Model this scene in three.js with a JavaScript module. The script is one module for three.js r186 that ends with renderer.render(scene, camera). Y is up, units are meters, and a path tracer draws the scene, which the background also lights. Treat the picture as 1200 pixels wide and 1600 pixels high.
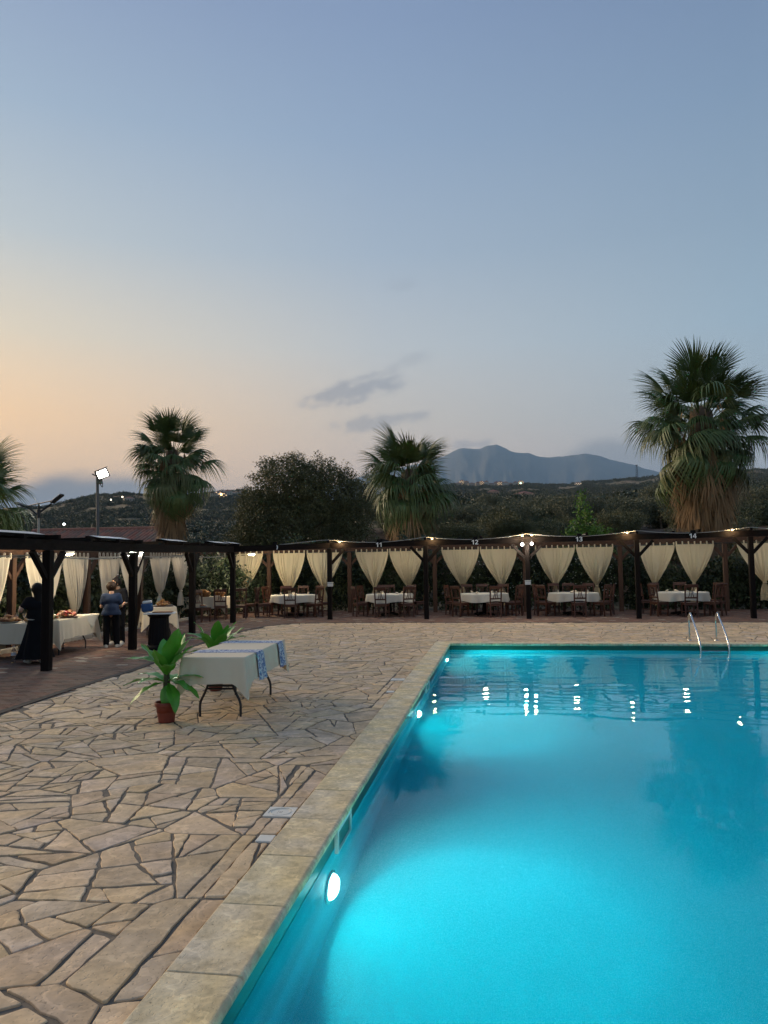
import * as THREE from 'three';
import { mergeGeometries, mergeVertices } from 'three/addons/utils/BufferGeometryUtils.js';
import { RoundedBoxGeometry } from 'three/addons/geometries/RoundedBoxGeometry.js';
import { FontLoader } from 'three/addons/loaders/FontLoader.js';
const FONT = await new FontLoader().loadAsync('fonts/droid/droid_sans_bold.typeface.json');

// ------------------------------------------------------------------ camera, sky, sun, exposure
const LAMP_POOL = 72, SPECK = 0.001;
const scene = new THREE.Scene();
const EYE = 1.8, RAD = Math.PI / 180;
const camera = new THREE.PerspectiveCamera(67.38, 768 / 1024, 0.05, 90000);
camera.position.set(0, EYE, 0);
camera.rotation.order = 'YXZ';
camera.rotation.set(3.93 * RAD, 8.53 * RAD, -0.75 * RAD);
scene.add(camera);
const renderer = new THREE.WebGLRenderer({ antialias: true });
renderer.toneMapping = THREE.LinearToneMapping;
renderer.toneMappingExposure = 1;
renderer.shadowMap.enabled = true;

function mulberry(a) { return () => { a = (a + 0x6d2b79f5) | 0; let t = Math.imul(a ^ (a >>> 15), 1 | a); t = (t + Math.imul(t ^ (t >>> 7), 61 | t)) ^ t; return ((t ^ (t >>> 14)) >>> 0) / 4294967296; }; }
const clamp = (x, a = 0, b = 1) => Math.min(b, Math.max(a, x));
const lerp = (a, b, t) => a + (b - a) * t;
const sstep = (a, b, x) => { const t = clamp((x - a) / (b - a)); return t * t * (3 - 2 * t); };
const s2l = (c) => (c <= 0.04045 ? c / 12.92 : ((c + 0.055) / 1.055) ** 2.4);
const hash2 = (x, y, s = 0) => { let h = Math.imul(x | 0, 374761393) + Math.imul(y | 0, 668265263) + Math.imul(s | 0, 974634777); h = Math.imul(h ^ (h >>> 13), 1274126177); return ((h ^ (h >>> 16)) >>> 0) / 4294967296; };
function vnoise(x, y, s = 0, per = 0) {
  const xi = Math.floor(x), yi = Math.floor(y), fx = x - xi, fy = y - yi, u = fx * fx * (3 - 2 * fx), v = fy * fy * (3 - 2 * fy);
  const w = per ? (n) => ((n % per) + per) % per : (n) => n;
  const a = hash2(w(xi), w(yi), s), b = hash2(w(xi + 1), w(yi), s), c = hash2(w(xi), w(yi + 1), s), d = hash2(w(xi + 1), w(yi + 1), s);
  return a + (b - a) * u + (c - a) * v + (a - b - c + d) * u * v;
}
function fbm(x, y, oct = 4, s = 0, per = 0) { let a = 0.5, t = 0, n = 0; for (let i = 0; i < oct; i++) { t += a * vnoise(x, y, s + i, per); n += a; x *= 2; y *= 2; if (per) per *= 2; a *= 0.5; } return t / n; }

// sky: colours of the clear dusk air by azimuth (columns, degrees right of north) and elevation (rows), then thin clouds
const SKY_EL = [-2, 3, 6.5, 10.5, 16, 22.5, 30, 37, 55, 90];
const SKY_AZ = [-62, -35, -8.5, 18, 75, 180];
// the haze in front takes some of the sky's light away: its brightness beyond the haze, toward the sunset and away from it
const SKY_G = [[[2.1, 1.8, 1.35], [1.5, 1.5, 1.4]], [[2.1, 1.8, 1.35], [1.5, 1.5, 1.4]], [[2.1, 1.8, 1.35], [1.45, 1.45, 1.4]], [[1.72, 1.5, 1.2], [1.25, 1.32, 1.32]], [[1.3, 1.32, 1.36], [1.15, 1.24, 1.26]], [[1.04, 1.1, 1.18], [1.03, 1.05, 1.05]], [[0.97, 1.01, 1.04], [0.95, 0.97, 0.97]], [[0.95, 0.96, 0.98], [0.93, 0.92, 0.92]], [[0.95, 0.95, 0.97], [0.93, 0.93, 0.94]], [[1, 1, 1], [1, 1, 1]]];
const SKY_C = [ // per elevation: one srgb colour per azimuth
  [[214, 166, 128], [200, 160, 138], [186, 160, 150], [150, 150, 160], [140, 145, 160], [140, 145, 160]],
  [[245, 190, 140], [222, 185, 156], [194, 174, 166], [164, 162, 166], [150, 156, 170], [150, 156, 170]],
  [[255, 208, 150], [236, 205, 167], [204, 184, 172], [170, 170, 174], [158, 164, 178], [156, 162, 178]],
  [[255, 220, 165], [244, 213, 172], [198, 190, 184], [168, 176, 184], [160, 170, 184], [160, 168, 184]],
  [[250, 224, 186], [232, 214, 184], [192, 192, 192], [158, 175, 190], [154, 170, 188], [154, 170, 190]],
  [[222, 216, 204], [206, 208, 204], [174, 187, 201], [148, 170, 192], [146, 166, 190], [146, 166, 190]],
  [[190, 202, 214], [176, 192, 210], [156, 176, 203], [136, 160, 190], [136, 160, 190], [138, 162, 192]],
  [[168, 186, 212], [156, 174, 203], [142, 164, 198], [124, 148, 184], [126, 152, 188], [130, 156, 190]],
  [[142, 164, 202], [136, 158, 196], [128, 150, 188], [116, 140, 178], [118, 142, 180], [120, 146, 182]],
  [[118, 142, 180], [118, 142, 180], [118, 142, 180], [118, 142, 180], [118, 142, 180], [118, 142, 180]],
].map((r, i) => r.map((c, j) => c.map((v, k) => s2l(v / 255) * lerp(SKY_G[i][0][k], SKY_G[i][1][k], [0, 0, 0.5, 1, 1, 1][j]))));
function skyColor(az, el, out) {
  const e = clamp(el, SKY_EL[0], 90);
  let i = 0; while (i < SKY_EL.length - 2 && e > SKY_EL[i + 1]) i++;
  const te = (e - SKY_EL[i]) / (SKY_EL[i + 1] - SKY_EL[i]);
  let d = az + 62; d = ((d % 360) + 540) % 360 - 180;        // degrees from the sunset
  // d runs -180..180 about the sunset; the shorter way round behind the camera is stretched so that both ways meet
  const q = d < 0 ? -d : d, left = az < -62 || az > 178;
  const aa = clamp(left && d < 0 ? (q < 60 ? -62 + q : -2 + (q - 60) * 182 / 58) : az, -62, 180);
  let j = 0; while (j < SKY_AZ.length - 2 && aa > SKY_AZ[j + 1]) j++;
  let ta = (aa - SKY_AZ[j]) / (SKY_AZ[j + 1] - SKY_AZ[j]);
  for (let k = 0; k < 3; k++) {
    const A = lerp(SKY_C[i][j][k], SKY_C[i][j + 1][k], ta), B = lerp(SKY_C[i + 1][j][k], SKY_C[i + 1][j + 1][k], ta);
    out[k] = lerp(A, B, te);
  }
  return out;
}
{
  const W = 2048, H = 1024, data = new Float32Array(W * H * 4), c = [0, 0, 0];
  for (let y = 0; y < H; y++) for (let x = 0; x < W; x++) {
    const el = ((y + 0.5) / H - 0.5) * 180, th = ((x + 0.5) / W - 0.5) * 2 * Math.PI; // th = atan2(z, x)
    const az = Math.atan2(Math.cos(th), -Math.sin(th)) / RAD;                          // 0 = -z, positive to +x
    skyColor(az, el, c);
    if (el > -3 && el < 24) {
      // low cloud bank over the sea and hills, thin everywhere round the horizon
      const edge = 5.6 + 1.7 * (fbm(az * 0.11 + 40, 3.1, 3, 5) - 0.5) * 2 + 1.0 * Math.exp(-(((az + 33) / 6) ** 2)) - 1.3 * sstep(-22, -8, az) + 3.6 * Math.exp(-(((az - 7) / 8) ** 2));
      const m = sstep(edge + 0.55, edge - 0.75, el + 0.7 * (fbm(az * 0.5, el * 1.6, 4, 9) - 0.5));
      const streak = 0.82 + 0.36 * fbm(az * 0.25 + 7, el * 1.7, 4, 21);
      const bank = [s2l(146 / 255) * streak, s2l(150 / 255) * streak, s2l(158 / 255) * streak], am = m * (0.86 - 0.5 * sstep(-24, -14, az) + 0.3 * sstep(-4, 3, az));
      for (let k = 0; k < 3; k++) c[k] = lerp(c[k], bank[k], am);
      // a few small streaked clouds in the middle distance
      const blob = (a0, e0, wa, we, tilt, n) => { const u = (az - a0) / wa, v = (el - e0 - tilt * (az - a0)) / we, q = u * u + v * v; return q > 4 ? 0 : sstep(0.42, 0.72, (1.1 - 0.55 * q) * (0.25 + 0.95 * fbm(az * 1.3 + n, el * 3.6 - az * 0.8, 6, 33 + n))); };
      const q = Math.max(blob(-10.6, 13.0, 4.6, 1.15, 0.2, 1), 0.8 * blob(-9.0, 10.6, 4.6, 0.7, 0.12, 4), 0.4 * blob(-6.4, 15.0, 2.2, 0.6, 0.3, 6), 0.25 * blob(-7, 20.4, 1.6, 0.5, 0.1, 8), 0.8 * blob(-1.9, 8.75, 2.0, 0.5, 0.0, 11));
      const cl = [s2l(140 / 255), s2l(147 / 255), s2l(163 / 255)];
      for (let k = 0; k < 3; k++) c[k] = lerp(c[k], cl[k], 0.52 * q);
    }
    if (el < -1) for (let k = 0; k < 3; k++) c[k] *= lerp(1, 0.35, sstep(-1, -8, el));
    const o = (y * W + x) * 4; data[o] = c[0]; data[o + 1] = c[1]; data[o + 2] = c[2]; data[o + 3] = 1;
  }
  const t = new THREE.DataTexture(data, W, H, THREE.RGBAFormat, THREE.FloatType);
  t.mapping = THREE.EquirectangularReflectionMapping; t.magFilter = t.minFilter = THREE.LinearFilter; t.needsUpdate = true;
  scene.background = t; scene.environment = t;
}
// the low sun stands veiled beyond the left edge of the picture: a warm, very soft light
const sun = new THREE.DirectionalLight(new THREE.Color(1.0, 0.77, 0.5), 4.7);
{ const az = -62 * RAD, el = 16 * RAD; sun.position.set(Math.sin(az) * Math.cos(el) * 60, Math.sin(el) * 60, -Math.cos(az) * Math.cos(el) * 60); }
sun.target.position.set(0, 0, -10); sun.position.add(new THREE.Vector3(0, 0, -10)); scene.add(sun, sun.target);
sun.castShadow = true; sun.shadow.radius = 50;
Object.assign(sun.shadow.camera, { left: -40, right: 40, top: 30, bottom: -30, near: 1, far: 160 });
scene.fog = new THREE.FogExp2(new THREE.Color(0.42, 0.68, 1.0), 0.000036);

// ------------------------------------------------------------------ helpers
const used = new Map();
function numbered(n) { const k = used.get(n) ?? 0; used.set(n, k + 1); return k ? n + '_' + String(k).padStart(3, '0') : n; }
function tag(o, label, category, group, kind) {
  if (label) o.userData.label = label; if (category) o.userData.category = category;
  if (group) o.userData.group = group; if (kind) o.userData.kind = kind; return o;
}
function thing(name, label, category, pos = [0, 0, 0], turn = 0, group, kind) {
  const g = new THREE.Group(); g.name = numbered(name); g.position.set(...pos); g.rotation.y = turn; scene.add(g);
  return tag(g, label, category, group, kind);
}
function mesh(name, geo, mat, parent) {
  const m = new THREE.Mesh(geo, mat); m.castShadow = m.receiveShadow = true;
  if (parent) { m.name = name; parent.add(m); } else { m.name = numbered(name); scene.add(m); }
  return m;
}
function dup(root, pos, turn, label, group) {
  const r = root.clone(); r.name = numbered(root.name.replace(/_\d{3}$/, '')); scene.add(r);
  r.userData = { ...root.userData }; if (label) r.userData.label = label; if (group) r.userData.group = group;
  r.position.set(...pos); r.rotation.y = turn; return r;
}
const V = (x, y, z) => new THREE.Vector3(x, y, z);
function clean(g) { // position, normal, uv only, without index
  let q = g.index ? g.toNonIndexed() : g;
  for (const k of Object.keys(q.attributes)) if (!['position', 'normal', 'uv', 'color'].includes(k)) q.deleteAttribute(k);
  if (!q.attributes.normal) q.computeVertexNormals();
  if (!q.attributes.uv) q.setAttribute('uv', new THREE.BufferAttribute(new Float32Array(q.attributes.position.count * 2), 2));
  q.morphAttributes = {}; return q;
}
const merge = (list) => { const l = list.map(clean), c = l.every((g) => g.attributes.color); if (!c) l.forEach((g) => g.deleteAttribute('color')); return mergeGeometries(l, false); };
const box = (w, h, d, x = 0, y = 0, z = 0, rx = 0, ry = 0, rz = 0) => { const g = new THREE.BoxGeometry(w, h, d); g.applyMatrix4(new THREE.Matrix4().makeRotationFromEuler(new THREE.Euler(rx, ry, rz)).setPosition(x, y, z)); return g; };
const rbox = (w, h, d, r, x = 0, y = 0, z = 0, rx = 0, ry = 0, rz = 0) => { const g = new RoundedBoxGeometry(w, h, d, 2, r); g.applyMatrix4(new THREE.Matrix4().makeRotationFromEuler(new THREE.Euler(rx, ry, rz)).setPosition(x, y, z)); return g; };
const cyl = (r0, r1, h, x = 0, y = 0, z = 0, n = 16) => { const g = new THREE.CylinderGeometry(r1, r0, h, n); g.translate(x, y + h / 2, z); return g; };
const ball = (r, x, y, z, sy = 1, n = 12) => { const g = new THREE.SphereGeometry(r, n, Math.round(n * 0.7)); g.scale(1, sy, 1); g.translate(x, y, z); return g; };
function bar(a, b, w, d = w) { // square bar from a to b, w across, d in the other direction
  const A = V(...a), B = V(...b), L = A.distanceTo(B), g = new THREE.BoxGeometry(w, L, d);
  const dir = B.clone().sub(A).normalize(); g.applyQuaternion(new THREE.Quaternion().setFromUnitVectors(V(0, 1, 0), dir));
  g.translate((A.x + B.x) / 2, (A.y + B.y) / 2, (A.z + B.z) / 2); return g;
}
function beamBar(a, b, w, h) { // bar with its height kept vertical
  const A = V(...a), B = V(...b), L = A.distanceTo(B), g = new THREE.BoxGeometry(L, h, w);
  const d = B.clone().sub(A).normalize(), side = V(0, 1, 0).cross(d).negate().normalize(), up = side.clone().cross(d).negate().normalize();
  if (up.y < 0) up.negate();
  const m = new THREE.Matrix4().makeBasis(d, up, d.clone().cross(up)); g.applyMatrix4(m); g.translate((A.x + B.x) / 2, (A.y + B.y) / 2, (A.z + B.z) / 2); return g;
}
const tube = (pts, r, n = 24, rs = 8, closed = false) => new THREE.TubeGeometry(new THREE.CatmullRomCurve3(pts.map((p) => V(...p)), closed, 'centripetal'), n, r, rs, closed);
function ptube(pts, r, rs = 6) { // straight-segment pipe
  const c = new THREE.CurvePath(); for (let i = 0; i + 1 < pts.length; i++) c.add(new THREE.LineCurve3(V(...pts[i]), V(...pts[i + 1])));
  return new THREE.TubeGeometry(c, (pts.length - 1) * 6, r, rs, false);
}
const lathe = (prof, n = 24) => new THREE.LatheGeometry(prof.map(([r, y]) => new THREE.Vector2(r, y)), n);

// textures
function pix(W, H, f, srgb = true) {
  const d = new Uint8Array(W * H * 4), c = [0, 0, 0];
  for (let y = 0; y < H; y++) for (let x = 0; x < W; x++) { f(x / W, y / H, c); const o = (y * W + x) * 4; d[o] = clamp(c[0], 0, 1) * 255; d[o + 1] = clamp(c[1], 0, 1) * 255; d[o + 2] = clamp(c[2], 0, 1) * 255; d[o + 3] = 255; }
  const t = new THREE.DataTexture(d, W, H); t.wrapS = t.wrapT = THREE.RepeatWrapping; t.magFilter = THREE.LinearFilter; t.minFilter = THREE.LinearMipmapLinearFilter; if (srgb) t.colorSpace = THREE.SRGBColorSpace; t.needsUpdate = true; return t;
}
const rep = (t, u, v = u) => { const q = t.clone(); q.repeat.set(u, v); q.needsUpdate = true; return q; };
const grey = (W, f) => pix(W, W, (u, v, c) => { c[0] = c[1] = c[2] = f(u, v); }, false);
const std = (o) => new THREE.MeshStandardMaterial({ roughness: 0.8, ...o });
const rgb = (r, g, b) => new THREE.Color().setRGB(r, g, b);
const srgb = (r, g, b) => new THREE.Color().setRGB(s2l(r / 255), s2l(g / 255), s2l(b / 255));

const T = {};
T.stone = pix(1024, 1024, (u, v, c) => {
  const a = fbm(u * 8, v * 8, 5, 1, 8), b = fbm(u * 40 + 3, v * 40, 3, 7, 40), vein = Math.abs(fbm(u * 6 + a * 0.6, v * 6, 4, 13, 6) - 0.5), pit = vnoise(u * 128, v * 128, 19, 128);
  const warm = fbm(u * 5, v * 5, 3, 30, 5);
  let k = 0.9 + 0.26 * (a - 0.5) + 0.18 * (b - 0.5) + (vein < 0.03 ? 0.07 : 0) - (pit > 0.86 ? 0.22 * (pit - 0.86) / 0.14 : 0);
  c[0] = k * (0.97 + 0.06 * (warm - 0.5)); c[1] = k * 0.93; c[2] = k * (0.85 - 0.16 * (warm - 0.5));
});
T.stoneBump = grey(1024, (u, v) => { const a = fbm(u * 10, v * 10, 5, 41, 10), r = Math.abs(fbm(u * 7, v * 7, 4, 51, 7) - 0.5) * 2, p = vnoise(u * 110, v * 110, 61, 110); return 0.45 * a + 0.35 * (1 - r) + 0.2 * fbm(u * 60, v * 60, 2, 71, 60) - (p > 0.85 ? 0.2 : 0); });
T.grain = grey(512, (u, v) => fbm(u * 24, v * 24, 4, 81, 24));
T.mottle = grey(512, (u, v) => 0.86 + 0.5 * (fbm(u * 6, v * 6, 5, 91, 6) - 0.5));
T.wood = pix(512, 512, (u, v, c) => { const g = fbm(u * 60, v * 4, 4, 101, 4 * 15), k = 0.85 + 0.5 * (g - 0.5) + 0.25 * (fbm(u * 8, v * 3, 3, 111, 24) - 0.5); c[0] = k; c[1] = k * 0.93; c[2] = k * 0.86; });
T.weave = grey(256, (u, v) => 0.5 + 0.25 * Math.sin(u * 2 * Math.PI * 64) + 0.25 * Math.sin(v * 2 * Math.PI * 64));
const M = {};
const dark = (o) => new THREE.MeshPhysicalMaterial({ specularIntensity: 0.25, ...o });
M.black = dark({ color: rgb(0.011, 0.01, 0.011), roughness: 0.6, map: T.wood });
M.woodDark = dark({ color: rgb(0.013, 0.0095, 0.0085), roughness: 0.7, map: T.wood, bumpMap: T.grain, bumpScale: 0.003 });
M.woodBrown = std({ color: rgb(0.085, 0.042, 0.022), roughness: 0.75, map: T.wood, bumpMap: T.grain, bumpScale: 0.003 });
M.chair = std({ color: rgb(0.1, 0.036, 0.02), roughness: 0.42, map: T.wood });
M.cloth = std({ color: rgb(0.72, 0.61, 0.44), roughness: 0.95, bumpMap: rep(T.mottle, 2), bumpScale: 0.004 });
M.metalDark = std({ color: rgb(0.03, 0.03, 0.032), roughness: 0.45, metalness: 0.3 });
M.chrome = std({ color: rgb(0.62, 0.62, 0.6), roughness: 0.16, metalness: 1 });
M.whitePlastic = std({ color: rgb(0.7, 0.69, 0.64), roughness: 0.5 });

// ------------------------------------------------------------------ terrain
const PXL = (px) => Math.atan((px - 600) / 1200) / RAD - 8.53;
const tab = (t, x) => { if (x <= t[0][0]) return t[0][1]; for (let i = 0; i + 1 < t.length; i++) if (x <= t[i + 1][0]) { const k = (x - t[i][0]) / (t[i + 1][0] - t[i][0]); return lerp(t[i][1], t[i + 1][1], k); } return t[t.length - 1][1]; };
// rise of the ridge behind the valley, by azimuth, as the tangent of its elevation, and its distance
const RIDGE = [[-180, 0.04], [-90, 0.05], [-45, 0.068], [-35, 0.067], [-33, 0.069], [-31, 0.078], [-29, 0.088], [-26.5, 0.09], [-25, 0.087], [-22, 0.09], [-20, 0.097], [-18, 0.094], [-14, 0.084], [-8, 0.084], [-4, 0.1], [-2, 0.103], [3, 0.1], [8, 0.1], [12, 0.107], [16, 0.104], [24, 0.108], [45, 0.1], [90, 0.06], [180, 0.04]];
const RDIST = [[-180, 1800], [-30, 1300], [-24, 1300], [-19, 1900], [-10, 2200], [0, 2600], [20, 2600], [180, 2400]];
function height(x, z) {
  const r = Math.hypot(x, z), az = Math.atan2(x, -z) / RAD;
  if (r < 31 || az > 120 || az < -120) return -0.06;
  const kR = sstep(-22, -9, az), side = sstep(120, 70, Math.abs(az));
  const h44 = lerp(0.5, 3.7, kR) + (fbm(x * 0.09, z * 0.09, 3, 3) - 0.5) * 1.6;
  const tS = tab(RIDGE, az), R = tab(RDIST, az);
  if (r < 46) return lerp(-0.06, h44, sstep(33.5, 46, r)) * side - 0.06 * (1 - side);
  const t44 = (h44 - EYE) / 46;
  const u = clamp(Math.log(r / 46) / Math.log(R / 46));
  let h = EYE + r * lerp(t44, tS, lerp(u, u * u, 0.35));
  h += (fbm(x * 0.012 + 5, z * 0.012, 4, 17) - 0.5) * Math.min(r * 0.03, 16) * (1 - 0.6 * u);
  h += (fbm(az * 0.6, 2, 4, 23) - 0.5) * 0.006 * r * u;
  if (r > R) { const d = r - R; h -= Math.min(d * 0.05, h - 70) * sstep(0, 900, d); }
  return lerp(-0.06, h, side);
}
const POOL = { x0: -1.18, x1: 8.0, z0: -17.55, z1: -1.6, deck: 0, water: -0.13, floor: -0.92, rim: 0.33 };
{
  const X0 = POOL.x0 - POOL.rim + 0.05, X1 = POOL.x1 + POOL.rim - 0.05, Z0 = POOL.z0 - POOL.rim + 0.05, Z1 = POOL.z1 + POOL.rim - 0.05;
  const cx = 3.4, cz = -9.6, angs = [];
  for (let a = -180; a < 180;) { angs.push(a); a += a > -52 && a < 34 ? 0.14 : 1.5; }
  const rings = [0]; let d = 0.5; while (d < 42000) { rings.push(d); d += d < 12 ? 2 : d < 60 ? 1.2 : d * 0.055; }
  const P = [], C = [], U = [], I = [], nA = angs.length;
  for (const ring of rings) for (const a of angs) {
    const sx = Math.sin(a * RAD), sz = -Math.cos(a * RAD);
    const rin = Math.min(sx > 1e-9 ? (X1 - cx) / sx : sx < -1e-9 ? (X0 - cx) / sx : 1e9, sz > 1e-9 ? (Z1 - cz) / sz : sz < -1e-9 ? (Z0 - cz) / sz : 1e9);
    const x = cx + sx * (rin + ring), z = cz + sz * (rin + ring), r = Math.hypot(x, z), y = height(x, z);
    P.push(x, y, z); U.push(x, z);
    const n1 = fbm(x * 0.05, z * 0.05, 4, 61), n2 = fbm(x * 0.006 + 3, z * 0.006, 4, 71), dry = sstep(0.42, 0.62, n1 * 0.6 + n2 * 0.4), near = sstep(90, 40, r);
    // olive scrub, dry straw grass and bare reddish earth
    let c = [lerp(0.052, 0.17, dry), lerp(0.06, 0.125, dry), lerp(0.03, 0.062, dry)];
    const earth = sstep(0.5, 0.75, fbm(x * 0.03 + 9, z * 0.03, 4, 81)); c = [lerp(c[0], 0.16, earth * 0.7), lerp(c[1], 0.085, earth * 0.7), lerp(c[2], 0.05, earth * 0.7)];
    const bank = near * sstep(33, 36, r); c = [lerp(c[0], lerp(0.12, 0.075, n1), bank), lerp(c[1], lerp(0.078, 0.042, n1), bank), lerp(c[2], lerp(0.04, 0.026, n1), bank)];
    if (r < 33) c = [0.05, 0.042, 0.03];
    C.push(...c);
  }
  for (let i = 0; i + 1 < rings.length; i++) for (let j = 0; j < nA; j++) { const a = i * nA + j, b = i * nA + (j + 1) % nA, e = a + nA, f = b + nA; I.push(a, b, e, b, f, e); }
  const g = new THREE.BufferGeometry(); g.setAttribute('position', new THREE.Float32BufferAttribute(P, 3)); g.setAttribute('color', new THREE.Float32BufferAttribute(C, 3)); g.setAttribute('uv', new THREE.Float32BufferAttribute(U, 2)); g.setIndex(I); g.computeVertexNormals();
  tag(mesh('ground', g, std({ vertexColors: true, roughness: 1, map: rep(T.mottle, 0.11), bumpMap: rep(T.mottle, 0.21), bumpScale: 0.25 })), 'earth and dry grass rising from the terrace to the far ridge', 'ground', null, 'structure');
}
{ // the volcano behind the ridge
  const RG = [[480, 775], [560, 745], [640, 727], [678, 717], [696, 712], [708, 705], [724, 699], [752, 700], [764, 695], [779, 693], [792, 698], [804, 705], [829, 707], [844, 712], [863, 714], [887, 711], [918, 707.5], [946, 713], [967, 720], [992, 725], [1014, 732], [1060, 744], [1120, 752], [1250, 766], [1420, 775]];
  const pts = RG.map(([px, py]) => { const a = PXL(px), yh = 880 + (781 - px) * 0.0131; return [a, (yh - py) / 1200 * Math.cos((a + 8.53) * RAD)]; });
  const P = [], I = [], U = [], NA = 260, NR = 60, R = 24000, a0 = pts[0][0] - 3, a1 = pts[pts.length - 1][0] + 6;
  for (let i = 0; i <= NR; i++) for (let j = 0; j <= NA; j++) {
    const a = lerp(a0, a1, j / NA), s = i / NR, r = lerp(13000, 33000, s), tan = a < pts[0][0] ? lerp(0.02, pts[0][1], (a - a0) / 3) : tab(pts, a);
    const q = s < 0.55 ? s / 0.55 : (1 - s) / 0.45, x = Math.sin(a * RAD) * r, z = -Math.cos(a * RAD) * r;
    const rid = Math.abs(fbm(a * 0.9 + 3, r * 0.00012, 5, 151) - 0.5) * 2, gull = (fbm(a * 1.4, r * 0.0003, 5, 131) - 0.5) - 0.9 * (rid - 0.3);
    const h = R * (tan + 0.0022 * (fbm(a * 2.6, 7, 4, 161) - 0.5) * clamp(tan * 12)) * (0.12 + 0.88 * q ** 1.25) + gull * 700 * Math.sin(Math.PI * clamp(q)) * clamp(1.15 - q);
    P.push(x, h, z); U.push(x / 1000, z / 1000);
  }
  for (let i = 0; i < NR; i++) for (let j = 0; j < NA; j++) { const a = i * (NA + 1) + j, b = a + 1, e = a + NA + 1, f = e + 1; I.push(a, b, e, b, f, e); }
  const g = new THREE.BufferGeometry(); g.setAttribute('position', new THREE.Float32BufferAttribute(P, 3)); g.setAttribute('uv', new THREE.Float32BufferAttribute(U, 2)); g.setIndex(I); g.computeVertexNormals();
  tag(mesh('mountain', g, std({ color: rgb(0.075, 0.072, 0.066), roughness: 1, map: rep(T.mottle, 0.3) })), 'broad bluish volcano with two summits on the horizon', 'mountain', null, 'structure');
}

// ------------------------------------------------------------------ pool
M.liner = std({ color: rgb(0.02, 0.6, 0.64), roughness: 0.55, map: rep(T.mottle, 1.2) });
M.shadeStrip = std({ color: rgb(0.01, 0.1, 0.062), roughness: 0.35 });  // shade and reflection below the coping, put into the wall strip colour
M.linerMap = M.liner.map;
{
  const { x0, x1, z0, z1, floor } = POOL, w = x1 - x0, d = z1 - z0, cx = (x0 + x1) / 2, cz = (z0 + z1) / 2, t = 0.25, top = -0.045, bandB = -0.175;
  const g = thing('pool_basin', 'blue lined rectangular swimming pool basin with lamps in its side wall', 'pool', [0, 0, 0], 0, null, 'structure');
  mesh('pool_floor', box(w + 2 * t, 0.2, d + 2 * t, cx, floor - 0.1, cz), M.liner, g);
  const walls = [[t, d + 2 * t, x0 - t / 2, cz], [t, d + 2 * t, x1 + t / 2, cz], [w - 0.004, t, cx, z0 - t / 2], [w - 0.004, t, cx, z1 + t / 2]];
  walls.forEach(([a, b, x, z]) => mesh('pool_wall', box(a, bandB - floor - 0.002, b, x, (bandB + floor) / 2, z), M.liner, g));
  walls.forEach(([a, b, x, z]) => mesh('shaded_wall_strip', box(a - 0.006, top - bandB, b - 0.006, x, (top + bandB) / 2, z), M.shadeStrip, g));
}
{ // water: a closed body whose sides stand inside the basin walls; its surface carries small ripples
  const { x0, x1, z0, z1, floor, water } = POOL, e = 0.1, NX = 190, NZ = 300, P = [], I = [], U = [];
  const surf = (x, z) => { // short ripples, livelier toward the far end
    const k = 0.25 + 0.75 * sstep(-6, -15, z);
    return 0.0028 * k * (fbm(x * 1.1 + 3, z * 3.2, 3, 201) - 0.5) * 2 + 0.002 * k * Math.sin(z * 9.5 + 2.2 * fbm(x * 0.6, z * 0.8, 2, 211) * 6) * vnoise(x * 0.5, z * 0.7, 221);
  };
  for (let i = 0; i <= NZ; i++) for (let j = 0; j <= NX; j++) { const x = lerp(x0 - e, x1 + e, j / NX), z = lerp(z0 - e, z1 + e, i / NZ); P.push(x, water + surf(x, z), z); U.push(x, z); }
  for (let i = 0; i < NZ; i++) for (let j = 0; j < NX; j++) { const a = i * (NX + 1) + j, b = a + 1, c = a + NX + 1, f = c + 1; I.push(a, c, b, b, c, f); }
  const n0 = P.length / 3; for (const [x, z] of [[x0 - e, z0 - e], [x1 + e, z0 - e], [x1 + e, z1 + e], [x0 - e, z1 + e]]) { P.push(x, floor - 0.1, z); U.push(x, z); }
  I.push(n0, n0 + 1, n0 + 2, n0, n0 + 2, n0 + 3);
  const side = (idx, p, q) => { for (let i = 0; i + 1 < idx.length; i++) I.push(idx[i], idx[i + 1], i < idx.length / 2 ? p : q); I.push(idx[Math.ceil(idx.length / 2)], p, q); };
  const row = (i) => Array.from({ length: NX + 1 }, (_, j) => i * (NX + 1) + j), col = (j) => Array.from({ length: NZ + 1 }, (_, i) => i * (NX + 1) + j);
  side(row(0), n0, n0 + 1); side(row(NZ), n0 + 3, n0 + 2); side(col(0), n0, n0 + 3); side(col(NX), n0 + 1, n0 + 2);
  const g = new THREE.BufferGeometry(); g.setAttribute('position', new THREE.Float32BufferAttribute(P, 3)); g.setAttribute('uv', new THREE.Float32BufferAttribute(U, 2)); g.setIndex(I); g.computeVertexNormals();
  // the corners of the box must not bend the surface's normals
  const N = g.attributes.normal; for (let i = 0; i < n0; i++) { const r = Math.floor(i / (NX + 1)), c = i % (NX + 1); if (r === 0 || r === NZ || c === 0 || c === NX) N.setXYZ(i, 0, 1, 0); }
  M.water = new THREE.MeshPhysicalMaterial({ color: 0xffffff, roughness: 0.0, transmission: 1, thickness: 1, ior: 1.12, attenuationColor: rgb(0.3, 0.87, 0.93), attenuationDistance: 1.0 });
  tag(mesh('water', g, M.water), 'clear rippled turquoise water filling the swimming pool', 'water', null, 'structure');
}
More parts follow.
